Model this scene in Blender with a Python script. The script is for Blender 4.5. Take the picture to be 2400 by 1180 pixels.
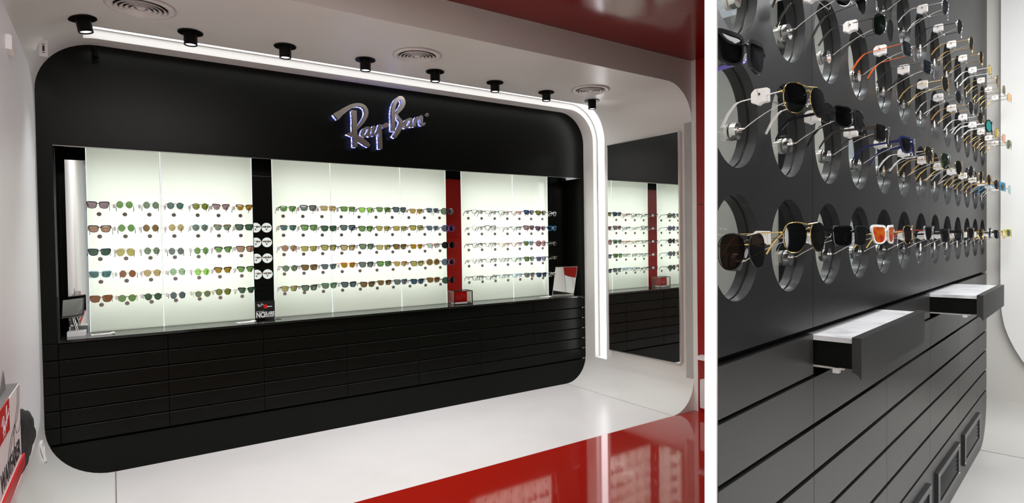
import bpy, bmesh, math, random
from mathutils import Vector, Matrix
random.seed(7)
for o in list(bpy.data.objects): bpy.data.objects.remove(o)
C = bpy.context.scene
COL = C.collection
PI = math.pi

# ---------------------------------------------------------------- camera
F_PX, PITCH, ROLL, YL, YR = 1369.127, .0191, -.0142, .9694, .7927
CAMH = 1.5
fw = Vector((0, math.cos(PITCH), -math.sin(PITCH)))
r0 = Vector((1, 0, 0)); u0 = r0.cross(fw)
rt = r0*math.cos(ROLL) + u0*math.sin(ROLL)
up = -r0*math.sin(ROLL) + u0*math.cos(ROLL)
cd = bpy.data.cameras.new('camera'); cam = bpy.data.objects.new('camera', cd); COL.objects.link(cam)
cd.sensor_width = 36; cd.sensor_fit = 'HORIZONTAL'; cd.lens = F_PX*36/2400
cd.clip_start = .05; cd.clip_end = 100
cam.matrix_world = Matrix(((rt.x, up.x, -fw.x, 0), (rt.y, up.y, -fw.y, 0), (rt.z, up.z, -fw.z, CAMH), (0, 0, 0, 1)))
C.camera = cam
# ---------------------------------------------------------------- view
C.view_settings.view_transform = 'Standard'; C.view_settings.look = 'None'
C.view_settings.gamma = 1; C.view_settings.exposure = 0; C.view_settings.use_curve_mapping = False
# ---------------------------------------------------------------- world: soft daylight through the open shop front
w = bpy.data.worlds.new('world'); C.world = w; w.use_nodes = True
w.node_tree.nodes['Background'].inputs[0].default_value = (.86, .92, 1, 1)
w.node_tree.nodes['Background'].inputs[1].default_value = .46

PANEL_POWER = 3.5
# two room frames: left shop bay (s along the wall, t away from the camera) and right bay
AL = PI/2-YL; AR = PI/2-YR
uL = Vector((math.sin(YL), math.cos(YL), 0)); vL = Vector((-math.cos(YL), math.sin(YL), 0))
uR = Vector((math.sin(YR), math.cos(YR), 0)); vR = Vector((-math.cos(YR), math.sin(YR), 0))
def LP(s, t, z): return uL*s+vL*t+Vector((0, 0, z))
def RP(s, t, z): return uR*s+vR*t+Vector((0, 0, z))
FR = {'L': (LP, AL), 'R': (RP, AR)}

def area(name, loc, target, sx, sy, power, color=(1, 1, 1), spread=PI):
    l = bpy.data.lights.new(name, 'AREA'); l.shape = 'RECTANGLE'; l.size = sx; l.size_y = sy
    l.energy = power; l.color = color; l.spread = spread
    o = bpy.data.objects.new(name, l); COL.objects.link(o); o.location = loc
    d = (target-loc).normalized()
    o.rotation_euler = d.to_track_quat('-Z', 'Y').to_euler()
    return o
# out-of-frame lights: two added fills for the left bay, then gallery ceiling lights
area('bay_fill_light', LP(.7, 1.0, 2.98), LP(.7, 1.0, 0), 2.2, 1.3, 95, (1, .97, .95))  # added overhead fill for the left bay, no known lamp
area('front_fill_light', LP(2.9, -3.0, 1.5), LP(1.6, 4, 2.5), 3.0, 2.2, 95, (1, .985, .94))  # added fill behind the camera, brightens the niche ceiling
area('ceiling_light_gallery', RP(3.3, .12, 3.55), RP(3.3, .12, 0), 4.4, .22, 150, (.97, .98, 1))
area('ceiling_light_gallery_room', RP(3.4, -1.6, 3.55), RP(3.4, -1.6, 0), 3.0, .8, 40, (.97, .98, 1))
area('ceiling_light_behind', RP(4.0, 1.5, 3.4), RP(4.0, 1.5, 0), 1.6, .8, 26, (1, .98, .94))

# ---------------------------------------------------------------- materials
def mat(name, col=(.8, .8, .8), rough=.5, metal=0, spec=.5, ior=1.45, coat=0, noise=None, emit=None, es=0, bump=0):
    m = bpy.data.materials.new(name); m.use_nodes = True
    nt = m.node_tree; b = nt.nodes['Principled BSDF']
    b.inputs['Base Color'].default_value = (*col, 1)
    b.inputs['Roughness'].default_value = rough; b.inputs['Metallic'].default_value = metal
    b.inputs['Specular IOR Level'].default_value = spec; b.inputs['IOR'].default_value = ior
    b.inputs['Coat Weight'].default_value = coat; b.inputs['Coat Roughness'].default_value = .08
    if emit: b.inputs['Emission Color'].default_value = (*emit, 1); b.inputs['Emission Strength'].default_value = es
    tc = nt.nodes.new('ShaderNodeTexCoord')
    if noise:
        sc, c2, lo, hi = noise
        n = nt.nodes.new('ShaderNodeTexNoise'); n.inputs['Scale'].default_value = sc; n.inputs['Detail'].default_value = 6
        r = nt.nodes.new('ShaderNodeValToRGB'); r.color_ramp.elements[0].position = lo; r.color_ramp.elements[1].position = hi
        r.color_ramp.elements[0].color = (*col, 1); r.color_ramp.elements[1].color = (*c2, 1)
        nt.links.new(tc.outputs['Object'], n.inputs['Vector']); nt.links.new(n.outputs['Fac'], r.inputs[0]); nt.links.new(r.outputs[0], b.inputs['Base Color'])
    if bump:
        n2 = nt.nodes.new('ShaderNodeTexNoise'); n2.inputs['Scale'].default_value = bump[0]
        bp = nt.nodes.new('ShaderNodeBump'); bp.inputs['Strength'].default_value = bump[1]; bp.inputs['Distance'].default_value = .01
        nt.links.new(tc.outputs['Object'], n2.inputs['Vector']); nt.links.new(n2.outputs['Fac'], bp.inputs['Height']); nt.links.new(bp.outputs[0], b.inputs['Normal'])
    return m
def lens_mat(name, col, gloss=.07, gcol=(1, 1, 1), mxg=.35):
    m = bpy.data.materials.new(name); m.use_nodes = True; nt = m.node_tree
    nt.nodes.remove(nt.nodes['Principled BSDF']); out = nt.nodes['Material Output']
    t = nt.nodes.new('ShaderNodeBsdfTransparent'); t.inputs[0].default_value = (*col, 1)
    g = nt.nodes.new('ShaderNodeBsdfGlossy'); g.inputs[0].default_value = (*gcol, 1); g.inputs['Roughness'].default_value = .04
    lw = nt.nodes.new('ShaderNodeLayerWeight'); lw.inputs[0].default_value = .25
    mr = nt.nodes.new('ShaderNodeMapRange'); mr.inputs['To Min'].default_value = gloss; mr.inputs['To Max'].default_value = min(1, gloss+mxg)
    mx = nt.nodes.new('ShaderNodeMixShader')
    nt.links.new(lw.outputs['Fresnel'], mr.inputs['Value']); nt.links.new(mr.outputs[0], mx.inputs[0])
    nt.links.new(t.outputs[0], mx.inputs[1]); nt.links.new(g.outputs[0], mx.inputs[2]); nt.links.new(mx.outputs[0], out.inputs[0])
    return m
def emis(name, col, st):
    m = bpy.data.materials.new(name); m.use_nodes = True; nt = m.node_tree
    nt.nodes.remove(nt.nodes['Principled BSDF']); e = nt.nodes.new('ShaderNodeEmission')
    e.inputs[0].default_value = (*col, 1); e.inputs[1].default_value = st
    nt.links.new(e.outputs[0], nt.nodes['Material Output'].inputs[0]); return m

M = {}
M['white'] = mat('white_lacquer', (.79, .785, .74), .3, noise=(1.3, (.75, .735, .70), .4, .7), bump=(2.2, .25))
M['white_floor'] = mat('white_floor_paint', (.80, .775, .755), .25, noise=(2, (.76, .735, .715), .45, .75), bump=(5, .05))
M['slab'] = mat('white_wall_panel', (.84, .84, .86), .45, bump=(1.6, .2))
M['red_floor'] = mat('red_floor_epoxy', (.36, .012, .006), .06, ior=1.75)
M['red_ceiling'] = mat('red_gloss_ceiling', (.22, .004, .002), .14, ior=1.6, bump=(2, .12))
M['red_wall'] = mat('red_wall_paint', (.30, .008, .004), .35)
M['black'] = mat('black_satin_lacquer', (.0034, .0041, .0028), .30, ior=1.24, noise=(40, (.0046, .0054, .0040), .3, .7))
M['black_flat'] = mat('flat_black', (.002, .002, .002), .8, spec=.1)  # flat near-black for carcasses, covers, backings and small fittings
M['counter'] = mat('black_glossy_counter', (.012, .013, .011), .09, ior=1.6)
M['gallery_black'] = mat('graphite_satin_board', (.010, .010, .0105), .36, ior=1.36, noise=(60, (.015, .015, .0155), .3, .7))
M['graphite_lightened'] = mat('graphite_lightened_lacquer', (.022, .021, .021), .36, spec=.75, noise=(60, (.027, .026, .026), .3, .7))  # same lacquer as the board, lightened to paint in floor reflections
M['reveal'] = mat('graphite_hole_edge', (.032, .032, .034), .3)
M['mirror'] = mat('mirror_glass', (.86, .89, .87), .01, metal=1)
M['chrome'] = mat('polished_chrome', (.85, .82, .80), .08, metal=1)
M['steel'] = mat('brushed_steel', (.78, .73, .68), .3, metal=1)
M['wire'] = mat('steel_wire', (.74, .70, .66), .22, metal=1)
M['dark_disc'] = mat('dark_bronze_disc', (.32, .27, .245), .45, metal=.2)
M['darksteel'] = mat('dark_frame_metal', (.22, .22, .21), .25, metal=1)
M['clamp'] = mat('white_plastic', (.86, .84, .83), .35)
M['clampgrey'] = mat('pale_plastic', (.82, .79, .80), .4)
M['hole'] = mat('dark_pin_hole', (.02, .018, .015), .5)
M['box_white'] = mat('white_lining', (.86, .88, .85), .6)
M['edge_glow'] = emis('painted_edge_glow', (.93, 1, .97), 1.3)  # emission paints the light leaking at the pane edges
M['reflection_glow'] = emis('reflection_glow', (.94, 1, .93), .82)  # emission paints lit panels reflected in the gap mirror
M['glassbox'] = lens_mat('clear_acrylic', (.94, .96, .95), .06)
M['nosepad'] = lens_mat('clear_silicone', (.88, .86, .95), .25)
M['beige'] = mat('warm_grey_wall', (.60, .585, .55), .5)
M['gallery_white'] = mat('gallery_white_panel', (.80, .80, .785), .5)
M['gallery_floor'] = mat('pale_grey_floor', (.66, .65, .63), .35, noise=(1.1, (.60, .59, .57), .45, .7))
M['marble'] = mat('white_marble_tray', (.86, .86, .88), .2, noise=(9, (.55, .56, .60), .5, .75))
M['led'] = emis('led_diffuser', (1, .98, 1), 3.4)
M['strip_glow'] = emis('added_strip_glow', (1, 1, 1), 1.15)
M['lamp'] = emis('downlight_lens', (.95, .97, 1), 2.2)
M['grille'] = mat('white_enamel', (.74, .71, .69), .35)
M['paper'] = mat('white_paper', (.82, .81, .80), .6)
M['red_print'] = mat('red_print', (.62, .012, .012), .4)
M['red_block'] = mat('red_acrylic', (.42, .003, .002), .12)
M['ink'] = mat('black_ink', (.01, .01, .015), .5)
M['white_print'] = mat('white_print', (.85, .85, .85), .5)
M['black_card'] = mat('black_card', (.008, .009, .008), .45)
M['black_cloth'] = mat('black_nylon', (.006, .006, .007), .7, bump=(14, .8))
M['seam'] = mat('dirty_floor_seam', (.30, .26, .24), .8)
M['grey_card'] = mat('grey_card', (.2, .2, .2), .6)
# letter glow: rows of tiny blue-white diodes behind the sign letters
def led_letter():
    m = emis('blue_white_diodes', (.2, .25, 1), 2.2); nt = m.node_tree
    e = [n for n in nt.nodes if n.type == 'EMISSION'][0]
    tc = nt.nodes.new('ShaderNodeTexCoord'); v = nt.nodes.new('ShaderNodeTexVoronoi'); v.inputs['Scale'].default_value = 60
    r = nt.nodes.new('ShaderNodeValToRGB'); r.color_ramp.elements[0].color = (1, 1, 1, 1); r.color_ramp.elements[0].position = .12
    r.color_ramp.elements[1].color = (.13, .16, .85, 1); r.color_ramp.elements[1].position = .6
    nt.links.new(tc.outputs['Object'], v.inputs['Vector']); nt.links.new(v.outputs['Distance'], r.inputs[0]); nt.links.new(r.outputs[0], e.inputs[0])
    return m
M['diode'] = led_letter()
# backlit diffuser: translucent glass lit by lamps behind it
def diffuser():
    m = bpy.data.materials.new('frosted_backlit_glass'); m.use_nodes = True; nt = m.node_tree
    nt.nodes.remove(nt.nodes['Principled BSDF']); out = nt.nodes['Material Output']
    t = nt.nodes.new('ShaderNodeBsdfTranslucent'); t.inputs[0].default_value = (.95, .97, .935, 1)
    g = nt.nodes.new('ShaderNodeBsdfGlossy'); g.inputs['Roughness'].default_value = .03; g.inputs[0].default_value = (1, 1, 1, 1)
    mx = nt.nodes.new('ShaderNodeMixShader'); mx.inputs[0].default_value = .05
    nt.links.new(t.outputs[0], mx.inputs[1]); nt.links.new(g.outputs[0], mx.inputs[2]); nt.links.new(mx.outputs[0], out.inputs[0]); return m
M['diffuser'] = diffuser()

# ---------------------------------------------------------------- helpers
def link(name, bm, m, parent=None, frame=None, smooth=False):
    me = bpy.data.meshes.new(name); bmesh.ops.recalc_face_normals(bm, faces=bm.faces[:]); bm.to_mesh(me); bm.free()
    for mm in (m if isinstance(m, (list, tuple)) else [m]): me.materials.append(mm)
    if smooth:
        for p in me.polygons: p.use_smooth = True
    o = bpy.data.objects.new(name, me); COL.objects.link(o)
    if parent: o.parent = parent
    elif frame: o.rotation_euler = (0, 0, FR[frame][1])
    return o
def tag(o, label=None, cat=None, group=None, kind=None):
    if label: o['label'] = label
    if cat: o['category'] = cat
    if group: o['group'] = group
    if kind: o['kind'] = kind
    return o
def struct(o): o['kind'] = 'structure'; return o
def thing(name, label, cat, frame, s, t, z, rz=0, group=None):
    o = bpy.data.objects.new(name, None); COL.objects.link(o); o.empty_display_size = .05
    f, a = FR[frame]; o.location = f(s, t, z); o.rotation_euler = (0, 0, a+rz)
    return tag(o, label, cat, group)
def box(bm, x0, x1, y0, y1, z0, z1):
    v = [bm.verts.new((x, y, z)) for x in (x0, x1) for y in (y0, y1) for z in (z0, z1)]
    for f in ((0, 1, 3, 2), (4, 6, 7, 5), (0, 4, 5, 1), (2, 3, 7, 6), (0, 2, 6, 4), (1, 5, 7, 3)): bm.faces.new([v[i] for i in f])
def nb(): return bmesh.new()
def bxs(*L):
    bm = nb()
    for b in L: box(bm, *b)
    return bm
def prism(bm, pts, y0, y1):
    """polygon in x,z extruded from y0 to y1"""
    a = [bm.verts.new((x, y0, z)) for x, z in pts]; b = [bm.verts.new((x, y1, z)) for x, z in pts]
    n = len(pts)
    bm.faces.new(a); bm.faces.new(b[::-1])
    for i in range(n): bm.faces.new((a[i], a[(i+1) % n], b[(i+1) % n], b[i]))
def cyl(bm, c, axis, r, h, n=24, r2=None):
    """cylinder from c along unit axis by h"""
    ax = Vector(axis).normalized(); p = ax.orthogonal().normalized(); q = ax.cross(p); c = Vector(c); r2 = r if r2 is None else r2
    A = [bm.verts.new(c+(p*math.cos(2*PI*i/n)+q*math.sin(2*PI*i/n))*r) for i in range(n)]
    B = [bm.verts.new(c+ax*h+(p*math.cos(2*PI*i/n)+q*math.sin(2*PI*i/n))*r2) for i in range(n)]
    bm.faces.new(A[::-1]); bm.faces.new(B)
    for i in range(n): bm.faces.new((A[i], A[(i+1) % n], B[(i+1) % n], B[i]))
def tube(bm, pts, r, n=6, closed=False):
    pts = [Vector(p) for p in pts]; rings = []; N = len(pts); prev = None
    for i, p in enumerate(pts):
        if closed: d = pts[(i+1) % N]-pts[i-1]
        else: d = pts[min(i+1, N-1)]-pts[max(i-1, 0)]
        d.normalize()
        a = d.orthogonal().normalized() if prev is None else (prev-d*prev.dot(d)).normalized()
        prev = a; b = d.cross(a); rr = r[i] if isinstance(r, (list, tuple)) else r
        rings.append([bm.verts.new(p+(a*math.cos(2*PI*k/n)+b*math.sin(2*PI*k/n))*rr) for k in range(n)])
    for i in range(N if closed else N-1):
        A = rings[i]; B = rings[(i+1) % N]
        for k in range(n): bm.faces.new((A[k], A[(k+1) % n], B[(k+1) % n], B[k]))
    if not closed: bm.faces.new(rings[0][::-1]); bm.faces.new(rings[-1])
def sweep_bar(bm, pts, hs, th):
    """flat bar following pts (y,z path at x given): section height hs (z), thickness th (x)"""
    R = []
    for (x, y, z), h in zip(pts, hs):
        R.append([bm.verts.new((x-th/2, y, z-h/2)), bm.verts.new((x+th/2, y, z-h/2)), bm.verts.new((x+th/2, y, z+h/2)), bm.verts.new((x-th/2, y, z+h/2))])
    for a, b in zip(R, R[1:]):
        for k in range(4): bm.faces.new((a[k], a[(k+1) % 4], b[(k+1) % 4], b[k]))
    bm.faces.new(R[0][::-1]); bm.faces.new(R[-1])
def clip_poly(poly, x0, x1, z0, z1):
    def cut(P, f, g):
        out = []
        for i in range(len(P)):
            a, b = P[i-1], P[i]; fa, fb = f(a), f(b)
            if (fa >= 0) != (fb >= 0): k = fa/(fa-fb); out.append((a[0]+(b[0]-a[0])*k, a[1]+(b[1]-a[1])*k))
            if fb >= 0: out.append(b)
        return out
    for f in (lambda p: p[0]-x0, lambda p: x1-p[0], lambda p: p[1]-z0, lambda p: z1-p[1]):
        if poly: poly = cut(poly, f, None)
    return poly
def rrect(x0, x1, z0, z1, rtl, rtr, rbr, rbl, n=12):
    P = []
    for cx, cz, r, a0 in ((x0+rtl, z1-rtl, rtl, PI), (x1-rtr, z1-rtr, rtr, PI/2), (x1-rbr, z0+rbr, rbr, 0), (x0+rbl, z0+rbl, rbl, -PI/2)):
        for i in range(n+1):
            a = a0-PI/2*i/n; P.append((cx+r*math.cos(a), cz+r*math.sin(a)))
    return P
def ribbon(bm, pts, wid, y0, y1, sub=4):
    """calligraphic stroke in x,z with varying width, extruded"""
    P = [Vector((p[0], p[1])) for p in pts]; n = len(P); Q = []; W = []
    def cr(a, b, c, d, t): return .5*((2*b)+(c-a)*t+(2*a-5*b+4*c-d)*t*t+(-a+3*b-3*c+d)*t**3)
    if n == 2 or sub == 1: Q, W = P, list(wid)
    else:
        for i in range(n-1):
            a = P[max(i-1, 0)]; b = P[i]; c = P[i+1]; d = P[min(i+2, n-1)]
            for k in range(sub):
                t = k/sub; Q.append(cr(a, b, c, d, t)); W.append(wid[i]+(wid[i+1]-wid[i])*t)
        Q.append(P[-1]); W.append(wid[-1])
    L = []; Rr = []
    for i in range(len(Q)):
        d = (Q[min(i+1, len(Q)-1)]-Q[max(i-1, 0)]); d = d.normalized() if d.length > 1e-9 else Vector((1, 0)); nn = Vector((-d.y, d.x))
        L.append(Q[i]+nn*W[i]/2); Rr.append(Q[i]-nn*W[i]/2)
    V = [[bm.verts.new((p.x, y, p.y)) for p in side] for side in (L, Rr) for y in (y0, y1)]
    l0, l1, r0_, r1 = V
    for i in range(len(Q)-1):
        bm.faces.new((l0[i], l0[i+1], r0_[i+1], r0_[i])); bm.faces.new((l1[i], r1[i], r1[i+1], l1[i+1]))
        bm.faces.new((l0[i], l1[i], l1[i+1], l0[i+1])); bm.faces.new((r0_[i], r0_[i+1], r1[i+1], r1[i]))
    bm.faces.new((l0[0], r0_[0], r1[0], l1[0])); bm.faces.new((l0[-1], l1[-1], r1[-1], r0_[-1]))
def text_mesh(name, body, m, parent, loc, rot, size, sx=1, weight=.0, ext=.0004, align='LEFT'):
    cu = bpy.data.curves.new(name, 'FONT'); cu.body = body; cu.size = size; cu.extrude = ext; cu.offset = weight; cu.align_x = align
    cu.resolution_u = 3
    o = bpy.data.objects.new(name, cu); COL.objects.link(o)
    dg = bpy.context.evaluated_depsgraph_get(); me = bpy.data.meshes.new_from_object(o.evaluated_get(dg))
    bpy.data.objects.remove(o); me.name = name; me.materials.clear(); me.materials.append(m)
    ob = bpy.data.objects.new(name, me); COL.objects.link(ob); ob.parent = parent; ob.location = loc; ob.rotation_euler = rot; ob.scale = (sx, 1, 1)
    return ob
LOGO = {"r":[[[[1.484,2.494],[1.525,2.53],[1.57,2.565],[1.615,2.594],[1.655,2.609],[1.691,2.612],[1.72,2.6],[1.736,2.574],[1.735,2.538],[1.718,2.501],[1.695,2.466],[1.667,2.435],[1.651,2.416]],[0.0609,0.043,0.0361,0.0307,0.0271,0.0271,0.0298,0.0316,0.0298,0.0281,0.0247,0.0222,0.0171]],[[[1.635,2.564],[1.637,2.48],[1.637,2.397],[1.639,2.323],[1.638,2.269]],[0.0397,0.0388,0.038,0.0361,0.0333]],[[[1.575,2.368],[1.597,2.37],[1.628,2.37]],[0.0018,0.0271,0.0512]],[[[1.65,2.346],[1.69,2.328],[1.726,2.307],[1.758,2.287]],[0.0467,0.0433,0.0429,0.0264]]],"a":[[[[1.763,2.431],[1.742,2.434],[1.717,2.418],[1.703,2.39],[1.702,2.366],[1.72,2.361],[1.741,2.385],[1.758,2.413]],[0.0187,0.0199,0.0208,0.0208,0.0187,0.017,0.0162,0.019]],[[[1.765,2.438],[1.756,2.404],[1.756,2.377],[1.766,2.367]],[0.0199,0.0196,0.0199,0.009]]],"y":[[[[1.805,2.453],[1.79,2.423],[1.788,2.398],[1.799,2.381],[1.818,2.392],[1.835,2.42],[1.85,2.462]],[0.021,0.0208,0.0196,0.021,0.0181,0.0172,0.0136]],[[[1.854,2.473],[1.851,2.413],[1.852,2.341],[1.852,2.272]],[0.0199,0.028,0.0324,0.0317]],[[[1.769,2.367],[1.781,2.388],[1.788,2.407]],[0.0063,0.0091,0.009]]],"hyphen":[[[[1.872,2.453],[1.887,2.461],[1.909,2.474],[1.926,2.482]],[0.0124,0.0316,0.0362,0.019]]],"b":[[[[1.967,2.428],[1.968,2.514],[1.969,2.591],[1.979,2.642],[2.0,2.685],[2.029,2.711],[2.054,2.708],[2.063,2.677],[2.05,2.643],[2.023,2.608],[2.0,2.579]],[0.0352,0.0343,0.0336,0.0298,0.0282,0.0314,0.0343,0.0355,0.0343,0.029,0.019]],[[[2.0,2.579],[2.014,2.546],[2.036,2.521],[2.042,2.494],[2.024,2.456],[2.002,2.418],[1.974,2.379]],[0.0143,0.0229,0.0281,0.041,0.0362,0.0352,0.033]]],"a2":[[[[2.138,2.546],[2.118,2.544],[2.09,2.527],[2.075,2.498],[2.077,2.473],[2.096,2.475],[2.117,2.497],[2.132,2.524]],[0.0181,0.02,0.0219,0.0217,0.0208,0.0181,0.0162,0.0171]],[[[2.138,2.551],[2.13,2.517],[2.132,2.49],[2.143,2.481]],[0.02,0.0221,0.02,0.008]]],"n":[[[[2.186,2.568],[2.173,2.535],[2.164,2.507],[2.159,2.486]],[0.0143,0.0219,0.0229,0.0219]],[[[2.168,2.507],[2.191,2.546],[2.217,2.575],[2.232,2.576],[2.228,2.541],[2.231,2.513],[2.249,2.513],[2.265,2.531]],[0.008,0.0124,0.0162,0.021,0.0263,0.0248,0.02,0.004]]],"ring":[[[[2.282,2.612],[2.296,2.6],[2.281,2.584],[2.267,2.597],[2.282,2.612]],[0.006,0.0057,0.0061,0.0057,0.006]],[[[2.276,2.605],[2.284,2.601],[2.279,2.593]],[0.004,0.0038,0.004]]]}
def logo_bm(cx, cz, scale, y0, y1, keys=None, thin=1.0):
    """the slanted script lettering, centred on cx,cz in the x,z plane"""
    bm = nb()
    for k in (keys or LOGO):
        for pts, wd in LOGO[k]:
            ribbon(bm, [(cx+(p[0]-1.87)*scale, cz+(p[1]-2.49)*scale) for p in pts], [q*scale*thin for q in wd], y0, y1, 3)
    return bm
ORD = ['first', 'second', 'third', 'fourth', 'fifth', 'sixth', 'seventh', 'eighth', 'ninth', 'tenth', 'eleventh', 'twelfth', 'thirteenth', 'fourteenth']

# ================================================================ LEFT BAY
S0, S1, ZT = -.37, 4.145, 2.81
TF, TW = 3.28, 4.68
OUT = rrect(S0, S1, 0, ZT, .33, .31, .27, .36, 14)
C0, C1, CD = 4.29, 4.53, .058          # lighting channel in ceiling and right wall
# rounded white shell of the niche with the recessed channel left open
def c0(p):
    # the channel narrows from the ceiling to the wall run
    return 4.29+.07*min(1, max(0, (p[0]-3.8)/.33))
def shell():
    # outline with break points for the channel ends
    return OUT[:]
P = shell(); n = len(P)
ilo = 14          # end of top-left arc -> start of ceiling run
ihi = 14+1+14+1+0 # index after top-right arc .. down to start of bottom-right arc
TL = P[ilo]
bm = nb()
def band(t0, t1, skip=None, off=0.):
    for i in range(n):
        if skip and skip(i): continue
        a, b = P[i], P[(i+1) % n]
        ta0 = c0(a) if t0 is None else t0; tb0 = c0(b) if t0 is None else t0; ta1 = c0(a) if t1 is None else t1; tb1 = c0(b) if t1 is None else t1
        bm.faces.new([bm.verts.new(q) for q in ((a[0], ta0, a[1]), (b[0], tb0, b[1]), (b[0], tb1, b[1]), (a[0], ta1, a[1]))])
# insert the channel start point on the ceiling line
CH_S = -.13
n = len(P)
iA = min(range(15), key=lambda k: abs(P[k][0]-CH_S))
iB = min(range(n), key=lambda k: abs(P[k][0]-S1)+abs(P[k][1]-.27))
isfloor = lambda i: P[i][1] < 1e-5 and P[(i+1) % n][1] < 1e-5
band(TF, None, isfloor); band(None, C1, lambda i: isfloor(i) or iA <= i < iB); band(C1, TW+.03, isfloor)
bmesh.ops.remove_doubles(bm, verts=bm.verts[:], dist=1e-5)
struct(link('wall_niche', bm, M['white'], frame='L', smooth=True))
# white floor of the niche
bm = nb(); f0 = [p[0] for p in P if p[1] < 1e-5]
box(bm, min(f0), max(f0), TF, TW+.6, -.05, 0)
struct(link('floor', bm, M['white_floor'], frame='L'))
bm = bxs((3.872, 3.876, TF+.02, TW, 0, .0012), (-.012, -.004, TF-.1+.12, TW, 0, .0012))
struct(link('trim_1', bm, M['seam'], frame='L'))
# channel: back, side walls and end caps
def chan_pt(i, d):
    a, b, c = P[i-1], P[i], P[(i+1) % n]
    def nr(p, q):
        dx, dz = q[0]-p[0], q[1]-p[1]; l = math.hypot(dx, dz) or 1; return (-dz/l, dx/l)
    n1, n2 = nr(a, b), nr(b, c)
    if i == iA: n1 = n2 = (0, 1)
    if i == iB: n1 = n2 = (1, 0)
    m_ = Vector((n1[0]+n2[0], n1[1]+n2[1])).normalized(); return (b[0]+m_.x*d, b[1]+m_.y*d)
lampt = thing('recessed_light_line', 'white recessed light line running along ceiling and down the right side wall', 'light', 'L', 0, 0, 0)
bm = nb(); bl = nb()
for i in range(iA, iB):
    a, b = P[i], P[i+1]; a2, b2 = chan_pt(i, CD), chan_pt(i+1, CD)
    for ta, tb in ((c0(a), c0(b)), (C1, C1)): bm.faces.new([bm.verts.new(q) for q in ((a[0], ta, a[1]), (b[0], tb, b[1]), (b2[0], tb, b2[1]), (a2[0], ta, a2[1]))])
    bl.faces.new([bl.verts.new(q) for q in ((a2[0], c0(a), a2[1]), (b2[0], c0(b), b2[1]), (b2[0], C1-.015, b2[1]), (a2[0], C1-.015, a2[1]))])
    bm.faces.new([bm.verts.new(q) for q in ((a2[0], C1-.015, a2[1]), (b2[0], C1-.015, b2[1]), (b2[0], C1, b2[1]), (a2[0], C1, a2[1]))])
for i in (iA, iB):
    a, a2 = P[i], chan_pt(i, CD)
    bm.faces.new([bm.verts.new(q) for q in ((a[0], c0(a), a[1]), (a2[0], c0(a), a2[1]), (a2[0], C1, a2[1]), (a[0], C1, a[1]))])
bmesh.ops.remove_doubles(bm, verts=bm.verts[:], dist=1e-5); bmesh.ops.remove_doubles(bl, verts=bl.verts[:], dist=1e-5)
link('channel', bm, mat('channel_white', (.58, .58, .55), .5), lampt); link('light_diffuser', bl, M['led'], lampt)
# front frame of the niche with rounded opening, facing the red zone
bm = nb(); Q = OUT
outer = []
for x, z in Q:
    dx, dz = x-(S0+S1)/2, z-1.4
    outer.append((x, z))
ZR = 3.02
def ring_face(bm, t):
    # top strip, corners as fans
    mid = [p for p in Q]
    for i in range(len(Q)-1):
        a, b = Q[i], Q[i+1]
        c = (S0 if a[0] < 1.5 else S1, ZR if a[1] > 1.4 else 0)
        if abs(a[0]-b[0]) > 1.5:
            if a[1] > 1: bm.faces.new([bm.verts.new(q) for q in ((a[0], t, a[1]), (b[0], t, b[1]), (S1, t, ZR), (S0, t, ZR))])
            continue
        if abs(a[1]-b[1]) > 1.5: continue
        bm.faces.new([bm.verts.new(q) for q in ((a[0], t, a[1]), (b[0], t, b[1]), (c[0], t, c[1]))])
ring_face(bm, TF); bmesh.ops.remove_doubles(bm, verts=bm.verts[:], dist=1e-5)
box(bm, S1, S1+.1, 3.235, 3.36, 0, ZR); box(bm, -3.2, S0, TF, TF+.1, 0, ZR)
box(bm, S0, S1, TF+.001, TF+.06, ZT+.1, ZR)
struct(link('wall_front', bm, M['white'], frame='L'))
# left side wall and its rounded white slab
struct(link('wall_left', bxs((S0-.12, S0, -3.5, TF, 0, ZR)), M['white'], frame='L'))
sl = [(4.49, 2.15), (4.48, 2.3), (4.44, 2.40), (4.35, 2.48), (4.19, 2.53), (3.77, 2.545), (3.3, 2.55), (1.5, 2.58), (1.5, .42), (3.9, .44), (4.07, .455), (4.2, .475), (4.28, .50), (4.33, .55), (4.352, .63), (4.365, 1.0), (4.40, 1.6), (4.44, 1.95)]
bm = nb()
A = [bm.verts.new((S0, t, z)) for t, z in sl]; B = [bm.verts.new((S0+.012, t, z)) for t, z in sl]
bm.faces.new(A); bm.faces.new(B[::-1])
for i in range(len(sl)): bm.faces.new((A[i], A[(i+1) % len(sl)], B[(i+1) % len(sl)], B[i]))
struct(link('trim_2', bm, M['slab'], frame='L'))
# red zone
PX = .3405                              # direction of the partition seen from the camera
def part_s(t):                          # s of the partition line at depth t in the left frame
    # world point uL*s+vL*t lies on x = PX*y
    return t*(PX*vL.y-vL.x)/(uL.x-PX*uL.y)
bm = nb()
pl = [(-3.2, -3.5), (0, -3.5), (0, 0), (S1+.02, 3.112), (S1+.02, TF), (-3.2, TF)]
A = [bm.verts.new((s, t, 0)) for s, t in pl]; B = [bm.verts.new((s, t, -.05)) for s, t in pl]
bm.faces.new(A); bm.faces.new(B[::-1])
for i in range(len(pl)): bm.faces.new((A[i], A[(i+1) % len(pl)], B[(i+1) % len(pl)], B[i]))
struct(link('floor_red', bm, M['red_floor'], frame='L'))
bm = nb(); A = [bm.verts.new((s, t, ZR)) for s, t in pl]; B = [bm.verts.new((s, t, ZR+.05)) for s, t in pl]
bm.faces.new(A); bm.faces.new(B[::-1])
for i in range(len(pl)): bm.faces.new((A[i], A[(i+1) % len(pl)], B[(i+1) % len(pl)], B[i]))
struct(link('ceiling', bm, M['red_ceiling'], frame='L'))
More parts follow.
